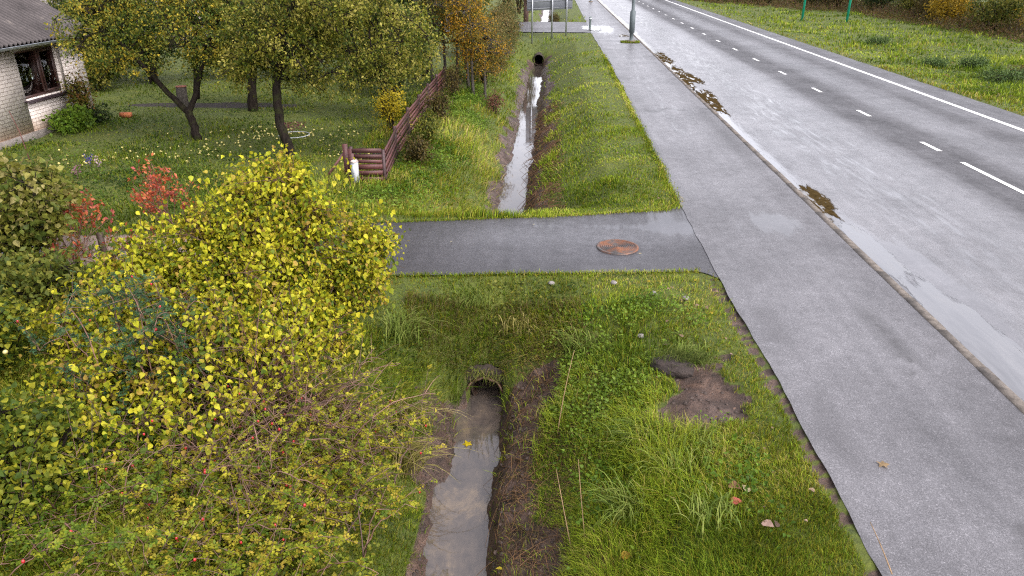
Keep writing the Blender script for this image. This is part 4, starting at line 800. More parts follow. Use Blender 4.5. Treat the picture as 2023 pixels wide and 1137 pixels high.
upright('chokeberry_shrub', 'low patch of red and green shrub beside the short brown post', -7.0, 10.6, .7, .9, 18, [(.28, .05, .03), (.40, .10, .04), (.14, .16, .04), (.12, .17, .05)], 6, .075)
upright('chokeberry_shrub', 'small orange twig tip behind the top of the yellow bush', -5.6, 12.6, 1.1, .35, 8, REDL, 5, .08)
bushy('apple_bush', 'yellow green spreading bush at the left edge', 'bush', -8.6, 10.6, 1.2, 1.1, 1.75, [(.07, .10, .018), (.15, .17, .025), (.24, .23, .04), (.32, .28, .10)], 330, 18, .105, lift=.15, droop=.2, spread=.1, T=HEART)
bushy('apple_bush', 'low yellow green bush below the gravel at the left edge', 'bush', -7.4, 9.3, 1.0, .7, .75, [(.07, .10, .018), (.15, .17, .025), (.24, .23, .04)], 150, 16, .10, lift=.15, spread=.1)
qt = bushy('quince_bush', 'green bush bearing pale yellow fruit at the left edge', 'bush', -7.0, 7.1, 1.0, 1.1, 1.0, [(.04, .07, .010), (.09, .13, .014), (.18, .20, .02), (.34, .32, .025)], 420, 22, .062, z0=-.1, bark=BARK, lift=.1, droop=.35, spread=.09, T=HEART)
bushy('quince_bush', 'yellow green leafy bush filling the lower left corner', 'bush', -4.75, 5.1, .8, .9, 1.05, [(.04, .07, .010), (.09, .13, .014), (.18, .20, .02), (.34, .32, .025)], 380, 22, .058, z0=-.2, bark=BARK, lift=.1, droop=.35, spread=.09, T=HEART)
FRUIT = plain('pale_yellow_fruit', (.55, .47, .20), .4, .2, 6, usetint=True)
def ball(bb, c, r, e=1.0, seg=8, ring=6, col=(1, 1, 1), ax=None):
    th = np.arange(seg) * 2 * math.pi / seg; phs = np.linspace(0, math.pi, ring)
    V = np.stack([np.sin(phs)[:, None] * np.cos(th), np.sin(phs)[:, None] * np.sin(th), np.repeat(e * np.cos(phs)[:, None], seg, 1)], -1).reshape(-1, 3) * r + np.asarray(c)
    i = np.arange(ring - 1)[:, None] * seg; j = np.arange(seg)[None]; k = (j + 1) % seg
    return bb.add(V, np.stack([i + j, i + seg + j, i + seg + k, i + k], -1).reshape(-1, 4), col)
for k in range(16):
    bb = MB(); p = np.array([-6.45, 6.6, .3]) + rng.normal(size=3) * [.35, .3, .3]; ball(bb, p, random.uniform(.025, .036), .92); bb.build('fruit', FRUIT, qt, True)

# rose bushes: arching canes, small leaflets in sprays, red hips
ROSETW = plain('reddish_cane', (.14, .085, .065), .55, .3, 9, usetint=True); HIP = plain('red_rose_hip', (.36, .015, .02), .3, .25, 20, spec=.6)
def rose(label, cx, cy, cz, n, reach, h, spl, nhip, density, pal=ROSE, side=None):
    t = thing('rose_bush', label, 'rose bush', (cx, cy, cz), 'rose bushes by the near ditch'); tw, lf = MB(), MB()
    A = np.stack([cx + rng.normal(size=n) * spl, cy + rng.normal(size=n) * spl, np.full(n, cz - .1)], -1); a = rng.uniform(0, 6.28, n)
    if side is not None: a = side + rng.normal(size=n) * .9
    q = reach * rng.uniform(.35, 1.0, n); B = A + np.stack([q * np.cos(a), q * np.sin(a), h * rng.uniform(.25, .95, n)], -1)
    gz = ground(B[:, 0], B[:, 1]); B[:, 2] = np.maximum(B[:, 2], gz + .15)
    M = (A * .5 + B * .5); M[:, 2] = np.maximum(A[:, 2], B[:, 2]) + h * rng.uniform(.0, .45, n)
    shade = rng.uniform(.55, 1.5, (n, 1)) * np.array([[1, .9, .85]])
    cv = bez(A, M, B, 12) + np.cumsum(rng.normal(size=(n, 12, 3)) * .016, 1); tubes(tw, cv, .009, .003, 4, shade)
    # side shoots
    k = n * 4; ci = rng.integers(0, n, k); pi = rng.integers(4, 12, k); S0 = cv[ci, pi]; E0 = S0 + rng.normal(size=(k, 3)) * [.22, .22, .16] + [0, 0, .08]
    sc = bez(S0, (S0 + E0) / 2 + [0, 0, .05], E0, 5); tubes(tw, sc, .0042, .0018, 3, shade[ci])
    # sprays: a petiole with leaflets in pairs
    pts = np.concatenate([cv[:, 5:].reshape(-1, 3), sc[:, 1:].reshape(-1, 3)]); m = int(len(pts) * density); P = pts[rng.integers(0, len(pts), m)]
    ax = nrm(rng.normal(size=(m, 3)) * [1, 1, .5] + [0, 0, .1]); up = nrm(np.array([0, 0, 1.]) + rng.normal(size=(m, 3)) * .35); sd = nrm(np.cross(ax, up)); tu = rng.uniform(0, 1, m)
    for j, (o, s_) in enumerate(((.015, 1), (.015, -1), (.035, 1), (.035, -1), (.05, 0))):
        put_leaves(lf, P + ax * o, ax * .55 + sd * s_, up, .036 * rng.uniform(.75, 1.25, m), grad(pal, tu + rng.normal(size=m) * .12) * rng.uniform(.8, 1.2, (m, 1)))
    tw.build('canes', ROSETW, t); lf.build('foliage', LEAF, t)
    hp = sc[rng.integers(0, k, nhip), -1]
    for p in hp:
        bb = MB(); ball(bb, p - np.array([0, 0, .015]), random.uniform(.0105, .0145), 1.25, 7, 6); bb.build('rose_hip', HIP, t, True)
    return t
rose('rose bush with long bare arching canes and red hips at the bottom left', -3.0, 6.3, -.35, 170, 1.35, .9, .4, 34, .22, [(.08, .125, .015), (.20, .235, .02), (.34, .34, .025), (.44, .39, .035)])
rose('sprawling rose bush leaning right toward the ditch water', -2.5, 6.4, -.5, 130, 1.05, .62, .4, 40, .75, [(.10, .15, .015), (.22, .25, .02), (.35, .33, .026), (.42, .34, .035)], side=-.5)
rose('rose bush with blue green upright shoots in front of the yellow bush', -4.35, 6.9, -.3, 34, .6, 1.75, .3, 8, 1.6, [(.03, .075, .035), (.05, .11, .05), (.085, .14, .05)])
rose('low rose bush thick with hips at the bottom edge', -2.7, 5.0, -.5, 130, 1.05, .6, .45, 36, 1.5, [(.07, .125, .012), (.18, .23, .018), (.32, .31, .022), (.38, .28, .035)])
rose('rose bush with thin shoots in the lower left corner below the leafy bush', -4.3, 4.9, -.3, 90, .9, .8, .4, 10, 1.3, [(.06, .11, .012), (.14, .20, .018), (.28, .29, .022)])

# ------------------------------------------------------------------ right hand side: forest edge, field weeds
EDGE = np.array([(31.5, 44), (31.2, 53), (31, 60), (31, 80), (24.5, 93), (15.8, 107), (11, 135)])
def edgept(s, off):
    seg = np.hypot(*np.diff(EDGE, axis=0).T); cum = np.concatenate([[0], np.cumsum(seg)]); s = np.asarray(s) * cum[-1]
    x = np.interp(s, cum, EDGE[:, 0]); y = np.interp(s, cum, EDGE[:, 1]); x2 = np.interp(s + .5, cum, EDGE[:, 0]); y2 = np.interp(s + .5, cum, EDGE[:, 1])
    L = np.hypot(x2 - x, y2 - y) + 1e-6; return x + (y2 - y) / L * off, y - (x2 - x) / L * off
fl = ['forest tree with dark crown behind the field, nearest the road bend', 'forest tree with pale bark beyond the field', 'forest tree behind the green sign posts', 'forest tree just right of the green posts', 'dark trunked forest tree at the top edge right of the green posts', 'forest tree above the brown undergrowth', 'forest tree with leaning trunk above the brown scrub', 'forest tree left of the golden bushes', 'forest tree behind the golden bushes', 'forest tree at the top right corner', 'far forest tree over the distant road', 'forest tree between the distant road and the green posts']
for k in range(12):
    s = (.86, .78, .70, .6, .52, .44, .37, .3, .22, .12, .93, .65)[k]; x, y = edgept(s, 4.0 + 2.5 * (k % 3)); x, y = float(x), float(y); h = random.uniform(8, 11)
    z = float(ground(np.array(x), np.array(y))); lx = random.uniform(-.6, .6)
    tree('forest_tree', fl[k], 'tree', (x, y, z), [([(x, y, z - .2), (x + lx * .3, y, z + 2), (x + lx, y, z + h)], .17, .05)], [(x + lx, y, z + h * .68, 2.6, 2.6, h * .36), (x + lx, y, z + h * .4, 2.2, 2.2, h * .25)], 170, 16, .28, (DARKG, BROWNG, YG)[k % 3], 'trees at the forest edge', BARKG, subn=20, spread=.3, r0=.02)
fb = [(.17, 1.2, 2.5, YG), (.235, .9, 2.6, [(.2, .15, .02), (.34, .22, .015), (.42, .27, .02)]), (.28, 1.6, 2.6, BROWNG), (.335, 2.2, 2.8, YG), (.39, 2.6, 2.4, DARKG), (.45, 2.4, 2.5, BROWNG), (.50, 3.2, 2.4, DARKG), (.56, 2.6, 2.5, BROWNG), (.62, 3, 2.4, DARKG), (.69, 2.6, 2.4, BROWNG), (.76, 2.4, 2.4, DARKG), (.84, 2.2, 2.5, BROWNG), (.10, 1.6, 2.8, [(.2, .15, .02), (.34, .22, .015), (.12, .1, .02)]), (.31, 4.4, 3.4, DARKG), (.42, 5, 3.4, DARKG), (.2, 4, 3.6, [(.12, .1, .02), (.3, .2, .015), (.2, .16, .02)])]
fbl = ['green bush at the right edge below the golden one', 'golden yellow bush at the forest edge', 'brown bush left of the golden one', 'yellow green bush above the field scrub', 'dark bush midway along the forest edge', 'brown thicket midway along the forest edge', 'dark bush behind the brown scrub', 'brown bush right of the green posts', 'dark bush behind the green posts', 'brown bush left of the green posts', 'dark bush toward the road bend', 'brown bush closest to the road bend', 'half golden bush at the far right edge', 'tall dark bush in the second row', 'tall dark bush deep behind the thicket', 'tall golden bush in the second row at right']
for (s, off, h, pal), lab in zip(fb, fbl):
    x, y = edgept(s, off + .8); bushy('forest_bush', lab, 'bush', float(x), float(y), 2.3, 2.3, h, pal, 230, 18, .17, 'bushes at the forest edge', lift=.1, spread=.25, low=0)
# undergrowth band (too tangled to count)
lf, tw = MB(), MB(); n = 5200; s = rng.uniform(.0, 1, n); off = rng.uniform(-1.2, 9, n); x, y = edgept(s, off); A = np.stack([x, y, ground(x, y)], -1); hh = np.clip(.25 + .25 * (off + 1.2), .25, 1.3) * rng.uniform(.5, 1.15, n)
B = A + np.stack([rng.normal(size=n) * .25, rng.normal(size=n) * .25, hh], -1); tubes(tw, bez(A, (A + B) / 2 + [0, 0, .1], B, 4), .02, .008, 3, rng.uniform(.5, 1.3, (n, 1)) * np.array([[1., .8, .6]]))
i = np.repeat(np.arange(n), 7); t = rng.uniform(.25, 1, len(i)); tu = fbm(A[:, 0], A[:, 1], .22, 3, 201) * 1.6 + .5
put_leaves(lf, A[i] * (1 - t[:, None]) + B[i] * t[:, None] + rng.normal(size=(len(i), 3)) * .13, rng.normal(size=(len(i), 3)) + [0, 0, .3], rng.normal(size=(len(i), 3)) * .7 + [0, 0, .6], .17 * rng.uniform(.6, 1.3, len(i)), grad([(.05, .055, .014), (.09, .08, .02), (.13, .09, .028), (.16, .09, .035), (.09, .10, .02)], tu[i] + rng.normal(size=len(i)) * .25))
o = lf.build('undergrowth', LEAF); tag(o, 'tangled brown green undergrowth along the forest edge', 'undergrowth', kind='stuff')
tag(tw.build('undergrowth_stems', TWIG), 'dry brown stems in the undergrowth at the forest edge', 'undergrowth', kind='stuff')
wl = ['dark blue green weed clump in the field, nearest the road', 'blue green weed clump right of the field centre', 'dark weed clump in the middle of the field', 'weed clump at the right edge of the field', 'small weed clump behind the road edge grass', 'brown weed clump right of the field middle', 'small grey green weed clump left in the field']
for k, (x, y, a, h, pal) in enumerate(((20.2, 30.8, 1.4, .5, 0), (19.2, 33.5, 1.2, .5, 0), (20.6, 38.6, .9, .5, 0), (18.6, 27.8, 1.1, .45, 1), (18.5, 38.0, .6, .35, 0), (22.5, 36.5, 1.2, .4, 2), (20.5, 50.0, .9, .35, 0))):
    bushy('weed_clump', wl[k], 'weeds', x, y, a, a * .9, h, ([(.05, .09, .03), (.10, .16, .045), (.16, .23, .06)], YG, BROWNG)[pal], 110, 16, .09, 'weed clumps in the field', stems=6, low=.0, spread=.12)

# ------------------------------------------------------------------ grass and ground cover
def blades(bb, P, L, Wd, lean, col, up=1.0, seg=2):
    """P (n,3) roots; lean (n,3) horizontal-ish lean vectors scaled by length share"""
    n = len(P); up_ = np.array([0, 0, 1.0]); a = rng.uniform(0, 2 * math.pi, n); S = np.stack([np.cos(a), np.sin(a), np.zeros(n)], -1)
    ln = np.linalg.norm(lean[:, :2], axis=1)
    vert = np.sqrt(np.clip(1 - np.minimum(ln, .97) ** 2, .06, 1)) * up
    m = P + (lean * .30 + np.stack([np.zeros(n), np.zeros(n), vert * .55], -1)) * L[:, None]
    t = P + (lean * 1.0 + np.stack([np.zeros(n), np.zeros(n), vert * (.95 - .35 * np.minimum(ln, 1))], -1)) * L[:, None]
    w = (S * Wd[:, None] / 2)
    V = np.stack([P - w, P + w, m - w * .85, m + w * .85, t], 1); base = bb.n
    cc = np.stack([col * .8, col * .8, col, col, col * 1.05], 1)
    bb.V.append(V.reshape(-1, 3)); bb.C.append(cc.reshape(-1, 3)); bb.n += n * 5
    k = (base + np.arange(n) * 5)[:, None]; bb.F.append(k + np.array([[0, 1, 3, 2]])); bb.F.append(k + np.array([[2, 3, 4]]))
def slope(x, y, e=.12):
    return np.stack([-(ground(x + e, y, rough=False) - ground(x - e, y, rough=False)) / (2 * e), -(ground(x, y + e, rough=False) - ground(x, y - e, rough=False)) / (2 * e), np.zeros_like(x)], -1)
def screen_sample(n, v0, v1, x0=-1e9, x1=1e9, power=1.0):
    """ground points, denser near the camera the way a lens needs them"""
    ymax = CAMH / math.tan(max(math.radians(.2), v0)); s0, s1 = math.tan(v0), math.tan(v1)
    s = rng.uniform(s0, s1, n); y = CAMH / s; half = y * .86 + 1.5; x = rng.uniform(-1, 1, n) * half - .05 * y
    k = (x > x0) & (x < x1); return x[k], y[k]
def grassy(x, y):
    return (1 - pave(x, y)) * (1 - .93 * mudmask(x, y)) * (1 - soil(x, y)) * (1 - track(x, y) * .85) * (1 - gravel(x, y) * .9) * (1 - bed(x, y) * .9)
G1 = [(.085, .135, .008), (.15, .22, .012), (.23, .31, .018), (.33, .38, .04)]       # fresh
G2 = [(.14, .14, .010), (.22, .20, .016), (.31, .26, .04), (.42, .34, .12)]         # yellow / straw
G3 = [(.045, .08, .006), (.08, .135, .009), (.13, .19, .014)]                            # deep
def tone(x, y, ph, sc=.6):
    return fbm(x, y, sc, 3, 301) * 2.0 + .5 + ph
def rgb_for(x, y, yellow):
    n = len(x); u = np.clip(tone(x, y, 0) + rng.normal(size=n) * .25, 0, 1); c = grad(G1, u); m = (rng.uniform(0, 1, n) < yellow)[:, None]; d = (rng.uniform(0, 1, n) < np.clip(.25 + fbm(x, y, .9, 3, 311) * 1.2, 0, 1))[:, None]
    c = np.where(d, grad(G3, u), c); return np.where(m, grad(G2, u), c)
def clumpy(x, y, sp, seed):
    """pull blades together into tufts"""
    n = len(x); c = rng.integers(0, n, n); k = rng.permutation(n)[:max(1, n // 14)]; i = k[rng.integers(0, len(k), n)]; loose = rng.uniform(0, 1, n) < .35
    q = rng.normal(size=(2, n)) * sp * .33 * np.clip(y[i] / 9, .6, 4); return np.where(loose, x, x[i] + q[0]), np.where(loose, y, y[i] + q[1])

# near banks and verge
def make_grass(label, n, v0, v1, x0, x1, y0, y1, lens, wd, yellow, leanr, downhill, clump=.16, keep=None, tall=None):
    x, y = screen_sample(n, v0, v1, x0, x1); k = (y > y0) & (y < y1); x, y = x[k], y[k]
    x, y = clumpy(x, y, clump, 321); g = grassy(x, y)
    if keep is not None: g = g * keep(x, y)
    k = rng.uniform(0, 1, len(x)) < g; x, y = x[k], y[k]
    z = ground(x, y); k = (z > -1.33); x, y, z = x[k], y[k], z[k]; P = np.stack([x, y, z - .01], -1)
    k = inview(P); x, y, P = x[k], y[k], P[k]; m = len(x)
    tl = np.clip(.55 + fbm(x, y, .8, 3, 331) * 1.5, .25, 1.3)
    if tall is not None: tl = tl * tall(x, y)
    L = lens * tl * rng.uniform(.6, 1.3, m); a = rng.uniform(0, 6.28, m) ; flow = fbm(x, y, .7, 2, 341) * 9
    lean = np.stack([np.cos(a), np.sin(a), np.zeros(m)], -1) * leanr * rng.uniform(.2, 1, (m, 1)) + np.stack([np.cos(flow), np.sin(flow), np.zeros(m)], -1) * .22
    s = slope(x, y); s = s / np.maximum(1, np.linalg.norm(s, axis=1, keepdims=True)); lean = lean + s * downhill
    ln = np.linalg.norm(lean, axis=1, keepdims=True); lean = lean / np.maximum(1, ln / .95)
    yl = yellow(x, y) if callable(yellow) else yellow
    W = np.maximum(.0045, wd * y) * rng.uniform(.7, 1.3, m)
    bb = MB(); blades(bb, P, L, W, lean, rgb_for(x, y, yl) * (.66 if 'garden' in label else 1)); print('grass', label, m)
    return tag(bb.build('grass', GRASS), label, 'grass', kind='stuff')
def verge_tall(x, y): return np.where(x > .9, np.interp(x + .25 * fbm(x, y, 1, 2, 351), [1.0, 1.6, 2.2], [1, .6, .30]) * np.where((y < 6.6), np.interp(x, [1.0, 1.9, 2.3], [1.3, 1.1, 1.0]), 1), 1.0) * np.where(y > 9.7, .32, np.where((y > 8.9) & (x < .6), .6, 1))
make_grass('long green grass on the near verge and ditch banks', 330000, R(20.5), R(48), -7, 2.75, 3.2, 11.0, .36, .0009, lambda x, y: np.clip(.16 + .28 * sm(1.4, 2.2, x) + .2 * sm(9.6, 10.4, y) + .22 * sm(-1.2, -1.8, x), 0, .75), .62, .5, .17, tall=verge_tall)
make_grass('short mossy turf along the near verge and driveway edge', 170000, R(20.5), R(46), -3.0, 2.75, 3.6, 11.0, .13, .00085, lambda x, y: np.clip(.35 + .2 * fbm(x, y, 1.2, 3, 371), 0, .8), .7, .2, .12, keep=lambda x, y: np.maximum(sm(9.2, 9.9, y), sm(1.1, 1.7, x)))
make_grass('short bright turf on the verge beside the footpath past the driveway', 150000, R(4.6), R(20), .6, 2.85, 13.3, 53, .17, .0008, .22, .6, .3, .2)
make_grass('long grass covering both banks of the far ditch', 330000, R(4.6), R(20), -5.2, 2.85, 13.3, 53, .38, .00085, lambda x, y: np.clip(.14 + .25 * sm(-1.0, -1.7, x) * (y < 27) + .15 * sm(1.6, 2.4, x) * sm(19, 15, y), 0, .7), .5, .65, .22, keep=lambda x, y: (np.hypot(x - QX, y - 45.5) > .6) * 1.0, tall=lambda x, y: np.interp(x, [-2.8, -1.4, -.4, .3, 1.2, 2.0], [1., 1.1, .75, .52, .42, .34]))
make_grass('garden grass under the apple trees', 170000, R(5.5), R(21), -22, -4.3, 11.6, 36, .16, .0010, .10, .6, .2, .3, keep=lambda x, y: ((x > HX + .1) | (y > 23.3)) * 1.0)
make_grass('rough grass of the field beyond the road', 220000, R(2.2), R(11.5), 15.1, 70, 14, 115, .30, .0010, lambda x, y: np.clip(.10 + .5 * sm(16.4, 15.4, x) + fbm(x, y, .3, 3, 361) * .5, 0, .8), .6, .1, .5, tall=lambda x, y: np.interp(x, [15.2, 16.2, 18], [.8, .8, 1.3]), keep=lambda x, y: (x < 40) * 1.0)
make_grass('grass strips beyond the distant crossing', 16000, R(2.2), R(4.5), -6, 2.6, 62, 112, .3, .001, .25, .5, .4, .4)
bb = MB(); n = 7000; x = rng.uniform(-2.1, .5, n); y = rng.uniform(8.95, 9.9, n); k = grassy(x, y) > rng.uniform(0, 1, n); x, y = x[k], y[k]; n = len(x); z = ground(x, y); s = slope(x, y); s = s / np.maximum(1, np.linalg.norm(s, axis=1, keepdims=True))
blades(bb, np.stack([x, y, z], -1), rng.uniform(.10, .28, n) * np.where(np.abs(x - PX) < .3, .65, 1), np.full(n, .007), s * .75 + rng.normal(size=(n, 3)) * [.35, .2, 0], np.where(rng.uniform(0, 1, (n, 1)) < .45, grad([(.10, .075, .025), (.17, .13, .05), (.24, .2, .09)], rng.uniform(0, 1, n)), rgb_for(x, y, .4)))
tag(bb.build('grass', GRASS), 'dry and green grass hanging down the bank around the culvert mouth', 'grass', kind='stuff')
# grass curtain over the culvert mouth
bb = MB(); n = 150; x = PX + rng.uniform(-.5, .5, n); A = np.stack([x, 9.07 + rng.uniform(-.05, .12, n), -.90 - .9 * (x - PX) ** 2 + rng.uniform(-.02, .08, n)], -1); Lh = rng.uniform(.05, .19, n)
T_ = A + np.stack([rng.normal(size=n) * .09, -.14 - .3 * Lh, -.62 * Lh], -1); M = A + np.stack([rng.normal(size=n) * .05, -.10 - .2 * Lh, .10 + 0 * Lh], -1); K = 5; cv = bez(A, M, T_, K); wd = .008 * np.array([.7, 1, .9, .6, .1])
V = np.stack([cv - np.array([.5, 0, 0]) * wd[None, :, None], cv + np.array([.5, .15, 0]) * wd[None, :, None]], 2); b0 = np.arange(n)[:, None] * K * 2 + np.arange(K - 1)[None] * 2
bb.add(V.reshape(-1, 3), np.stack([b0, b0 + 1, b0 + 3, b0 + 2], -1).reshape(-1, 4), np.repeat(grad([(.07, .06, .02), (.09, .11, .015), (.13, .16, .02), (.2, .16, .06)], rng.uniform(0, 1, n)), K * 2, 0)); tag(bb.build('grass', GRASS), 'grass curtain drooping over the near culvert mouth', 'grass', kind='stuff')
# overturned turf beside the bare soil patch
tc = thing('turf_clod', 'upturned dark turf clod with grass on top at the bare soil patch', 'turf', (1.52, 7.82, -.08)); bm = bmesh.new(); bmesh.ops.create_icosphere(bm, subdivisions=4, radius=1)
for v in bm.verts:
    q = 1 + .5 * float(fbm(np.array(v.co.x * 1.0 + 3), np.array(v.co.y + v.co.z * .7), 1.6, 4, 501)); v.co.x *= .28 * q; v.co.y *= .19 * q; v.co.z *= .12 * q
me = bpy.data.meshes.new('soil'); bm.to_mesh(me); bm.free(); me.materials.append(plain('peaty_soil', (.03, .021, .017), .85, .5, 14, bmp=.8)); o = bpy.data.objects.new('soil', me); C.objects.link(o); o.parent = tc; o.location = (0, 0, .07); o.rotation_euler = (0, 0, -.25)
bb = MB(); n = 1100; x = 1.66 + rng.normal(size=n) * .17; y = 7.88 + rng.normal(size=n) * .07; blades(bb, np.stack([x, y, np.full(n, .02) + rng.uniform(0, .05, n)], -1), rng.uniform(.08, .22, n), np.full(n, .006), rng.normal(size=(n, 3)) * [.3, .3, 0] + [.45, -.2, 0], grad([(.05, .08, .015), (.10, .13, .03), (.18, .2, .05)], rng.uniform(0, 1, n))); bb.build('grass', GRASS, tc)
# tuft round the lamp foot
bb = MB(); n = 900; a = rng.uniform(0, 6.28, n); q = np.sqrt(rng.uniform(.25, 1, n)); x = 4.62 + .62 * q * np.cos(a); y = 46.3 + .55 * q * np.sin(a); k = x < 5.12; x, y = x[k], y[k]; n = len(x)
blades(bb, np.stack([x, y, 0 * x], -1), rng.uniform(.06, .16, n), np.full(n, .03), rng.normal(size=(n, 3)) * [.35, .35, 0], rgb_for(x, y, .1) * .6); tag(bb.build('grass', GRASS), 'grass patch around the foot of the street lamp', 'grass', kind='stuff')
# fringe creeping over paved edges
bb = MB(); n = 9000; y = 11 + 20 * rng.uniform(0, 1, n) ** 1.5; y = np.where(rng.uniform(0, 1, n) < .5, y, rng.uniform(14.3, 40, n)); x = 2.62 + rng.normal(size=n) * .05 + .10 * fbm(0 * y, y, 1.1, 4, 111); k = (y > 14.5); x, y = x[k], y[k]
n2 = 6000; xx = rng.uniform(-4.5, 2.4, n2); e = rng.uniform(0, 1, n2) < .5; yy = np.where(e, dn0(xx) - .01 + .07 * fbm(xx, xx * 0, 1.5, 4, 121), dn1(xx) + .01 + .09 * fbm(xx, xx * 0 + 9, 1.5, 4, 122)) + rng.normal(size=n2) * .035
x = np.concatenate([x, xx]); y = np.concatenate([y, yy]); n = len(x)
blades(bb, np.stack([x, y, 0 * x - .01], -1), rng.uniform(.03, .09, n), np.maximum(.005, .0008 * y), rng.normal(size=(n, 3)) * [.5, .5, 0], rgb_for(x, y, .3)); tag(bb.build('grass', GRASS), 'ragged grass fringe along the edges of the driveway and footpath', 'grass', kind='stuff')

# broad leafed ground cover (ground elder, nettles)
def cover(label, n, sampler, S, h, pal, per=5):
    x, y = sampler(n); k = rng.uniform(0, 1, len(x)) < grassy(x, y); x, y = x[k], y[k]; z = ground(x, y); k = z > -1.3; x, y, z = x[k], y[k], z[k]
    P = np.stack([x, y, z], -1); k = inview(P); P = P[k]; x, y = x[k], y[k]; m = len(P); bb = MB(); hh = h * rng.uniform(.3, 1.1, m) * np.clip(.7 + fbm(x, y, 1.2, 3, 401) * 1.6, .3, 1.4)
    i = np.repeat(np.arange(m), per); q = rng.normal(size=(len(i), 3)) * [.06, .06, .0] * (S / .05); top = P[i] + q; top[:, 2] += hh[i] * rng.uniform(.45, 1.05, len(i)); tu = tone(x, y, 0, .9)
    put_leaves(bb, top, q * 12 + rng.normal(size=(len(i), 3)) * .5 + [0, 0, -.1], np.array([0, 0, 1.]) + rng.normal(size=(len(i), 3)) * .35, S * rng.uniform(.6, 1.3, len(i)), grad(pal, tu[i] + rng.normal(size=len(i)) * .22) * rng.uniform(.8, 1.2, (len(i), 1)), HEART if S < .07 else OVAL)
    return tag(bb.build('ground_cover', LEAF), label, 'ground cover', kind='stuff')
NET = [(.055, .11, .009), (.095, .17, .014), (.14, .225, .022), (.20, .28, .04)]
def s1(n):
    x = rng.uniform(.0, 2.1, n); y = 4.8 + rng.uniform(0, 1, n) ** .75 * 5.0; k = rng.uniform(0, 1, n) < np.clip(fbm(x, y, 1.4, 4, 411) * 4 + .55 + .15 * (y > 7) - .75 * sm(.9, 1.6, x), 0.03, 1); return x[k], y[k]
cover('leafy green ground elder on the right bank of the near ditch', 2900, s1, .042, .2, NET, 5)
def s2(n):
    x = rng.uniform(-2.9, 1.6, n); y = rng.uniform(8.9, 10.4, n); k = rng.uniform(0, 1, n) < np.clip(fbm(x, y, 1.1, 3, 412) * 4 + .3, 0, 1); return x[k], y[k]
cover('mixed leafy weeds on the bank above the near culvert', 1100, s2, .045, .14, [(.05, .085, .016), (.10, .13, .02), (.22, .21, .03)], 4)
def s6(n):
    x = rng.uniform(-7.5, -1.7, n); y = 3.8 + rng.uniform(0, 1, n) ** .8 * 5.2; return x[y > 0], y[y > 0]
cover('tangle of leafy weeds under the rose bushes at the lower left', 5200, s6, .042, .38, [(.04, .075, .010), (.09, .13, .014), (.18, .20, .02), (.3, .26, .035)], 6)
def s3(n):
    x, y = screen_sample(n, R(6.5), R(21), -16, -4.2); k = (y > 13) & (y < 32) & ((x > HX + .1) | (y > 23.3)) & (rng.uniform(0, 1, len(x)) < np.clip(fbm(x, y, .7, 4, 413) * 3.5 + .7, 0, 1)); return x[k], y[k]
cover('leafy garden weeds among the grass under the apple trees', 20000, s3, .072, .17, [(.02, .045, .006), (.042, .085, .009), (.075, .13, .014), (.13, .175, .03)], 5)
def s4(n):
    x = rng.uniform(-4.1, -2.2, n); y = 14.5 + rng.uniform(0, 1, n) * 16; k = rng.uniform(0, 1, n) < np.clip(fbm(x, y, .8, 3, 414) * 4 + .5 - .8 * sm(-3.0, -2.3, x), 0, 1); return x[k], y[k]
cover('leafy weeds between the maroon fence and the far ditch', 3200, s4, .08, .28, NET, 5)
def s5(n):
    x, y = screen_sample(n, R(3), R(11), 16.5, 40); k = (y < 80) & (rng.uniform(0, 1, len(x)) < np.clip(fbm(x, y, .25, 3, 415) * 4 + .35, 0, 1)); return x[k], y[k]
cover('broad leafed weeds spread through the field beyond the road', 9000, s5, .15, .22, [(.05, .085, .03), (.10, .15, .035), (.18, .20, .035), (.16, .11, .04)], 5)

# single conspicuous tufts with long blades
def tuft(label, x, y, n, L, pal, lean=.55, z=None):
    z = float(ground(np.array(x), np.array(y))) if z is None else z; t = thing('grass_tuft', label, 'grass tuft', (x, y, z), 'long grass tufts near the ditch'); bb = MB()
    P = np.stack([x + rng.normal(size=n) * .12, y + rng.normal(size=n) * .11, np.full(n, z - .03)], -1); a = rng.uniform(0, 6.28) + rng.normal(size=n) * 1.1; q = lean * rng.uniform(.1, 1.5, n)
    c = np.stack([np.cos(a) * q, np.sin(a) * q, 0 * a], -1); s = slope(np.full(n, x), np.full(n, y)); c = c + s * .45
    Lb = L * rng.uniform(.55, 1.2, n); T_ = P + c * Lb[:, None] + np.stack([0 * a, 0 * a, Lb * (.75 - .6 * np.minimum(q, 1.1))], -1); M = P + c * Lb[:, None] * .35 + np.stack([0 * a, 0 * a, Lb * .75], -1)
    K = 6; cv = bez(P, M, T_, K); sd = nrm(np.cross(c + 1e-4, np.array([0, 0, 1.]))); w = .011 * np.array([.6, 1, 1, .8, .5, .08]); V = np.stack([cv - sd[:, None] * w[None, :, None] / 2, cv + sd[:, None] * w[None, :, None] / 2], 2)
    base = np.arange(n)[:, None] * K * 2 + np.arange(K - 1)[None] * 2; F_ = np.stack([base, base + 1, base + 3, base + 2], -1).reshape(-1, 4)
    bb.add(V.reshape(-1, 3), F_, np.repeat(grad(pal, rng.uniform(0, 1, n)), K * 2, 0)); bb.build('blades', GRASS, t)
TG = [(.08, .12, .02), (.14, .19, .03), (.22, .25, .06)]; TY = [(.16, .16, .03), (.26, .23, .06), (.36, .3, .12)]
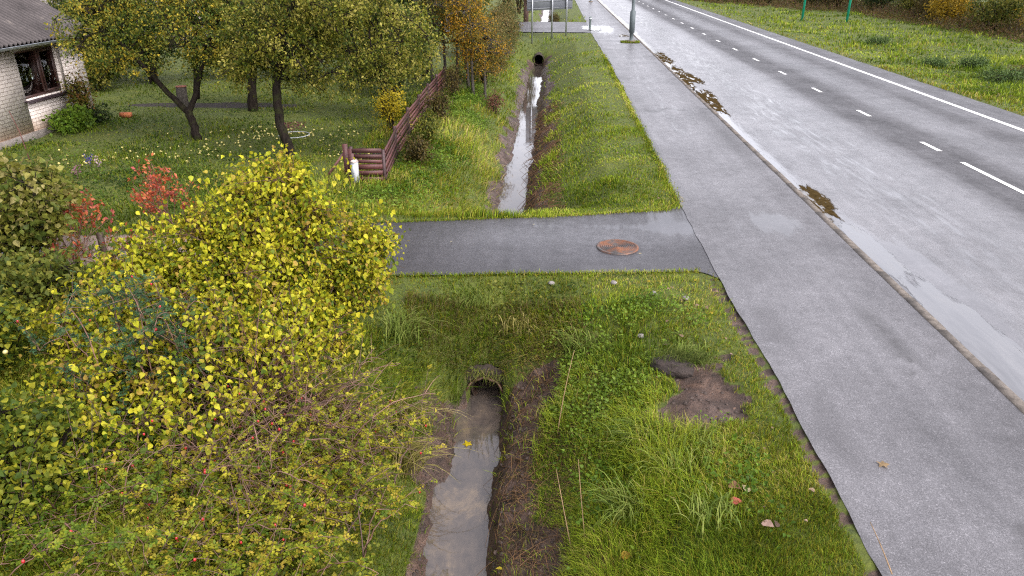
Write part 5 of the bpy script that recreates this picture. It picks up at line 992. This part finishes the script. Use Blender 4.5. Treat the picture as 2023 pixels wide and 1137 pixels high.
for x, y, n, L, pal, lab in ((-1.05, 9.95, 70, .55, TG, 'pale grass tuft on the slope between the driveway and the culvert'), (-2.05, 9.0, 150, .75, TG, 'long drooping grass tuft right of the yellow bush'), (-1.78, 7.6, 170, .6, TY, 'drooping yellow grass tuft overhanging the left water edge'), (-1.68, 6.9, 150, .55, TY, 'drooping tuft over the water edge below the yellow one'), (1.05, 6.5, 110, .45, TG, 'large pale grass tuft right of the muddy bank'),
                            (1.3, 5.9, 120, .42, TG, 'thick grass tuft at the lower right bank'), (.85, 5.5, 120, .5, TG, 'lush grass tuft at the bottom right of the ditch'), (.45, 8.9, 90, .5, TG, 'grass tuft on the bank right of the culvert'), (1.75, 8.05, 110, .35, TG, 'grass tuft growing over the bare soil patch'), (-.45, 9.45, 80, .4, TY, 'short dry tuft hanging beside the culvert mouth'), (1.55, 6.25, 120, .38, TG, 'green tuft below the bare soil patch'), (1.5, 5.2, 100, .38, TG, 'bright tuft by the bottom edge of the verge')):
    tuft(lab, x, y, n, L, pal)
# clods and grit on the mud
bb = MB(); n = 2600; x = rng.uniform(-1.7, .5, n); y = rng.uniform(4.6, 9.2, n); xs_ = rng.uniform(1.0, 2.3, 420); ys_ = rng.uniform(6.3, 8.1, 420); x = np.concatenate([x, xs_]); y = np.concatenate([y, ys_]); z = ground(x, y)
k = (np.maximum(mudmask(x, y), soil(x, y)) > rng.uniform(.1, .8, len(x))) & (z > -1.33); x, y, z = x[k], y[k], z[k]; n = len(x); th = np.arange(6) * math.pi / 3; rr = .006 + .024 * rng.uniform(0, 1, n) ** 2.6
ring = np.stack([np.cos(th), np.sin(th), 0 * th], -1); V = np.stack([x, y, z], -1)[:, None] + rr[:, None, None] * np.concatenate([ring * 1.0, ring * .75 + [0, 0, .6], [[0, 0, .85]]])[None] * rng.uniform(.65, 1.3, (n, 13, 1))
b0 = bb.n; bb.V.append(V.reshape(-1, 3)); sh_ = np.where(rng.uniform(0, 1, n) < .05, 2.3, rng.uniform(.5, 1.2, n)); bb.C.append(np.repeat(np.repeat(sh_[:, None], 3, 1), 13, 0)); bb.n += n * 13; b1 = (b0 + np.arange(n) * 13)[:, None, None]; j = np.arange(6); j2 = (j + 1) % 6
bb.F.append((b1 + np.stack([j, j2, j2 + 6, j + 6], -1)[None]).reshape(-1, 4)); bb.F.append((b1 + np.stack([j + 6, j2 + 6, 0 * j + 12], -1)[None]).reshape(-1, 3))
tag(bb.build('mud_clods', plain('mud_clod', (.07, .048, .038), .75, .4, 40, bmp=.4, usetint=True)), 'small clods and grit on the bare mud', 'mud', kind='stuff')
# dead reeds and roots lying on the muddy right bank
tw = MB(); n = 1100; x = rng.uniform(-.55, .6, n); y = np.where(rng.uniform(0, 1, n) < .75, rng.uniform(4.8, 7.6, n), rng.uniform(7.6, 9.2, n)); z = ground(x, y) + .015; A = np.stack([x, y, z], -1); a = rng.normal(size=n) * .9 - .9; l = rng.uniform(.1, .45, n); B = A + np.stack([np.cos(a) * l, np.sin(a) * l, 0 * a], -1); B[:, 2] = np.maximum(ground(B[:, 0], B[:, 1]) + .01, -1.34); 
tubes(tw, bez(A, (A + B) / 2 + [0, 0, .06], B, 5), .0045, .002, 3, grad([(.9, .7, .4), (1.8, 1.5, .8), (.5, .4, .3), (1.1, 1.2, .4)], rng.uniform(0, 1, n))); tag(tw.build('dead_grass', TWIG), 'dead straw and roots strewn over the muddy right bank', 'dead grass', kind='stuff')
tw = MB(); n = 900; x = rng.uniform(-.5, .35, n); y = rng.uniform(15, 30, n); z = ground(x, y) + .02; A = np.stack([x, y, z], -1); a = rng.normal(size=n) * .8 + 2.6; l = rng.uniform(.15, .5, n); B = A + np.stack([np.cos(a) * l, np.sin(a) * l * .5, 0 * a], -1); B[:, 2] = np.maximum(ground(B[:, 0], B[:, 1]) + .01, -1.34)
tubes(tw, bez(A, (A + B) / 2 + [0, 0, .1], B, 5), .008, .004, 3, grad([(.9, .7, .4), (1.8, 1.5, .9), (.5, .4, .3)], rng.uniform(0, 1, n))); tag(tw.build('dead_grass', TWIG), 'dry brown grass hanging over the right edge of the far ditch', 'dead grass', kind='stuff')
def stalk(label, pts, col=(2.4, 2.4, 1.7), r=.006):
    bb = MB(); P = np.array(pts, float); t = np.linspace(0, 1, 9); Q = bez(P[None, 0], P[None, 1], P[None, 2], 9)[0]; bb.tube(Q, np.linspace(r, r * .5, 9), 5, col=col); o = bb.build('dry_stalk', TWIG); tag(o, label, 'stalk', 'dry stalks by the near ditch')
stalk('tall pale dry stalk standing on the right bank of the near ditch', [(.15, 7.2, -.6), (.2, 7.4, -.2), (.33, 7.7, .25)])
stalk('dry stalk leaning over the muddy bank at the bottom', [(.3, 5.3, -.7), (.2, 5.5, -.3), (.12, 5.9, -.1)])
stalk('second dry stalk leaning beside the muddy bank', [(.42, 5.2, -.6), (.36, 5.6, -.25), (.34, 6.0, -.05)])
stalk('pale stalk lying against the footpath edge at the bottom', [(2.79, 4.55, .03), (2.78, 4.8, .12), (2.74, 4.95, .2)])
stalk('bent twig arching out of the mud beside the culvert', [(-.6, 9.1, -1.2), (-.35, 9.1, -.75), (-.1, 9.2, -.75)], (.9, .6, .45))

# ------------------------------------------------------------------ countable litter: leaves, apples, stones, small garden things
def leafproto(label, col, S, loc, group, mapleish=False):
    bb = MB()
    if mapleish:
        V = [(0, 0, .004)]; nn = 20
        for k in range(nn):
            a = k * 2 * math.pi / nn; r = S * (.55 if k % 4 == 0 else .36 if k % 2 else .26); V.append((r * math.cos(a), r * math.sin(a), .006 * math.sin(a * 3)))
        bb.add(V, [(0, 1 + k, 1 + (k + 1) % nn) for k in range(nn)], col)
    else:
        put_leaves(bb, np.array([[0, -S / 2, .012]]), np.array([[0, 1., .05]]), np.array([[.1, 0, 1.]]), np.array([S]), np.array([col]), HEART)
    o = bb.build('fallen_leaf', LEAF); o.location = loc; return tag(o, label, 'leaf', group)
LT = [('dull tan fallen leaf lying in the verge grass', (.24, .165, .10)), ('pale pinkish fallen leaf lying in the verge grass', (.34, .225, .17)), ('dark brown fallen leaf lying in the verge grass', (.11, .07, .05)), ('yellow fallen leaf lying in the verge grass', (.36, .28, .03))]
protos = [leafproto(l, c, .075, (0, 0, -5), 'fallen leaves on the verge') for l, c in LT]
first = [True] * 4
for k in range(60):
    j = (0, 1, 0, 1, 2, 3, 0)[k % 7]; y = random.uniform(4.9, 10.4) if k < 46 else random.uniform(14.4, 20); x = random.uniform(1.3, 2.5) if k < 46 else random.uniform(.9, 2.5)
    o = protos[j] if first[j] else dup(protos[j]); first[j] = False; s = random.uniform(.4, .95)
    o.location = (x, y, float(ground(np.array(x), np.array(y))) + random.uniform(.035, .07)); o.rotation_euler = (random.uniform(-.5, .5), random.uniform(-.5, .5), random.uniform(0, 6.28)); o.scale = (s, s, s)
def one(label, col, S, x, y, z=None, mp=False, e=(0.2, .1)):
    z = float(ground(np.array(x), np.array(y))) + .06 if z is None else z; o = leafproto(label, col, S, (x, y, z), 'single bright fallen leaves', mp); o.rotation_euler = (e[0], e[1], random.uniform(0, 6)); return o
one('yellow maple leaf floating on the water below the culvert', (.6, .46, .015), .13, -1.02, 7.95, -1.335, True, (0, 0)); one('pink red leaf on the lower verge', (.5, .12, .09), .11, 1.75, 5.35); one('rusty orange leaf on the grass below the bare soil patch', (.40, .13, .03), .15, 1.18, 6.35, None, True)
one('round brown leaf beside a pale one on the verge', (.36, .20, .11), .13, 1.78, 5.55); one('cream leaf beside the round brown one on the verge', (.55, .46, .28), .1, 1.86, 5.53); one('ochre leaf in the grass at the bottom of the bank', (.42, .24, .03), .11, .75, 4.95)
one('small yellow leaf on the mud at the water edge', (.5, .4, .03), .07, -.42, 5.4); one('tan oak leaf lying on the grey footpath', (.34, .24, .13), .12, 3.3, 6.0, .012, True, (0, 0)); one('pale pink leaf on the lower verge near the bottom', (.5, .33, .27), .12, 1.95, 5.05)
one('small white leaf on the verge below the bare soil', (.6, .6, .5), .08, 1.45, 6.4); one('pale leaf lying on the driveway near the manhole', (.5, .42, .25), .06, 1.52, 11.5, .008, False, (0, 0))
for k, (x, y) in enumerate(((-.3, 12.9), (-1.7, 11.9))): one(('pale bit of leaf on the far half of the driveway', 'pale bit of leaf on the left of the driveway')[k], (.5, .45, .3), .05, x, y, .008, False, (0, 0))
STONE = plain('grey_stone', (.2, .18, .17), .8, .3, 14, bmp=.3)
for k, (x, y) in enumerate(((.05, 10.35), (1.0, 10.3), (2.0, 9.75), (1.55, 9.9), (1.25, 8.75))):
    bb = MB(); V = nrm(rng.normal(size=(26, 3))); bm = bmesh.new(); bmesh.ops.create_icosphere(bm, subdivisions=2, radius=.05)
    for v in bm.verts: v.co *= 1 + random.uniform(-.12, .12); v.co.z *= .6
    me = bpy.data.meshes.new('stone'); bm.to_mesh(me); bm.free(); me.materials.append(STONE); o = bpy.data.objects.new('stone', me); C.objects.link(o); o.location = (x, y, float(ground(np.array(x), np.array(y))) + .045); o.rotation_euler = (0, 0, k)
    tag(o, ('grey stone on the grass near the driveway edge above the culvert', 'flat grey stone at the driveway edge', 'grey stone on the verge toward the footpath', 'small stone on the verge left of another', 'dark stone on the bank above the bare soil')[k], 'stone')
# windfall apples
APP = plain('windfall_apple', (.46, .40, .13), .4, .2, 6, usetint=True)
bb = MB(); ball(bb, (0, 0, 0), .038, .9, 8, 6); ap = bb.build('windfall_apple', APP, None, True); tag(ap, 'pale yellow windfall apple lying in the grass under the apple trees', 'apple', 'windfall apples under the trees')
spots = []
def inpat(k):
    c = random.choices([(-8.6, 20.6, 1.6, 1.0), (-7.6, 21.2, .9, .8), (-10.6, 18.2, 1.5, 1.0), (-8.9, 18.8, 1.5, 1.0), (-5.6, 18.7, .9, .7), (-12.2, 17.6, 1.2, .9), (-6.0, 20.8, 1.0, 1.0)], [5, 3, 3, 2, 2, 2, 1.5])[0]
    return c[0] + random.gauss(0, c[2] * .6), c[1] + random.gauss(0, c[3] * .6)
for k in range(230):
    x, y = inpat(k); o = ap if k == 0 else dup(ap); s = random.uniform(.5, .95); o.scale = (s, s, s); o.location = (x, y, float(ground(np.array(x), np.array(y))) + .03)
# small garden things
bk_ = MB(); bk_.box((-13.75, 22.8, -.08), (-13.42, 22.98, .06)); o = bk_.build('brick', plain('orange_brick', (.42, .13, .05), .8, .25, 10)); tag(o, 'single orange brick lying on the lawn near the house', 'brick')
po = MB(); po.box((-7.62, 11.22, -.3), (-7.54, 11.29, .30)); o = po.build('post', plain('dark_brown_post', (.05, .03, .022), .7)); tag(o, 'short dark brown post beside the gravel path', 'post')
sl_ = MB(); sl_.obox((-9.7, 11.0, -.06), (1.1, .06, 0), (0, .32, 0), (0, 0, .05)); o = sl_.build('paving_slab', plain('blue_grey_slab', (.34, .35, .40), .6, .2, 8)); tag(o, 'blue grey paving slab at the left edge behind the leaves', 'slab')
rg = thing('flower_ring', 'white ring edged flower bed with pink blooms at the apple trunk', 'flower bed', (-7.3, 20.4, -.1)); bb = MB(); th = np.linspace(0, 2 * math.pi, 33); bb.tube(np.stack([-7.3 + .42 * np.cos(th), 20.4 + .42 * np.sin(th), np.full(33, -.03)], -1), .012, 6); bb.build('rim', WHITE, rg)
bb = MB(); n = 160; P = np.stack([-7.3 + rng.normal(size=n) * .17, 20.45 + rng.normal(size=n) * .17, .12 + rng.uniform(0, .2, n)], -1); put_leaves(bb, P, rng.normal(size=(n, 3)), rng.normal(size=(n, 3)) + [0, 0, 1], .06, grad([(.22, .06, .08), (.3, .12, .13), (.1, .12, .03)], rng.uniform(0, 1, n))); bb.build('flowers', LEAF, rg)
def flower(x, y, col, label):
    z = float(ground(np.array(x), np.array(y))); t = thing('garden_flower', label, 'flower', (x, y, z), 'small flowers on the lawn'); bb = MB(); bb.tube([(x, y, z - .05), (x, y, z + .22)], .008, 5); bb.build('stem', TWIG, t)
    bb = MB(); n = 46; P = np.array([x, y, z + .22]) + rng.normal(size=(n, 3)) * [.06, .06, .07]; put_leaves(bb, P, rng.normal(size=(n, 3)), rng.normal(size=(n, 3)) + [0, 0, 1], .05, np.array([col] * n) * rng.uniform(.7, 1.3, (n, 1))); bb.build('bloom', LEAF, t)
flower(-11.6, 15.6, (.14, .03, .20), 'purple flower spike on the lawn left of the others'); flower(-11.2, 16.9, (.05, .04, .25), 'deep blue flower on the lawn'); flower(-10.8, 16.6, (.45, .32, .38), 'pale pink flower beside the blue one'); flower(-10.9, 15.9, (.3, .12, .2), 'dull pink flower in front of the pale one'); flower(-9.3, 13.5, (.35, .03, .02), 'small red flower near the sparse red shrub')
st_ = MB(); st_.tube([(-12.9, 17.2, -.2), (-13.2, 17.5, .6), (-13.4, 17.6, 1.1)], [.015, .012, .008], 5, col=(.9, .5, .5)); o = st_.build('garden_cane', TWIG); tag(o, 'thin reddish cane leaning by the house wall', 'cane')
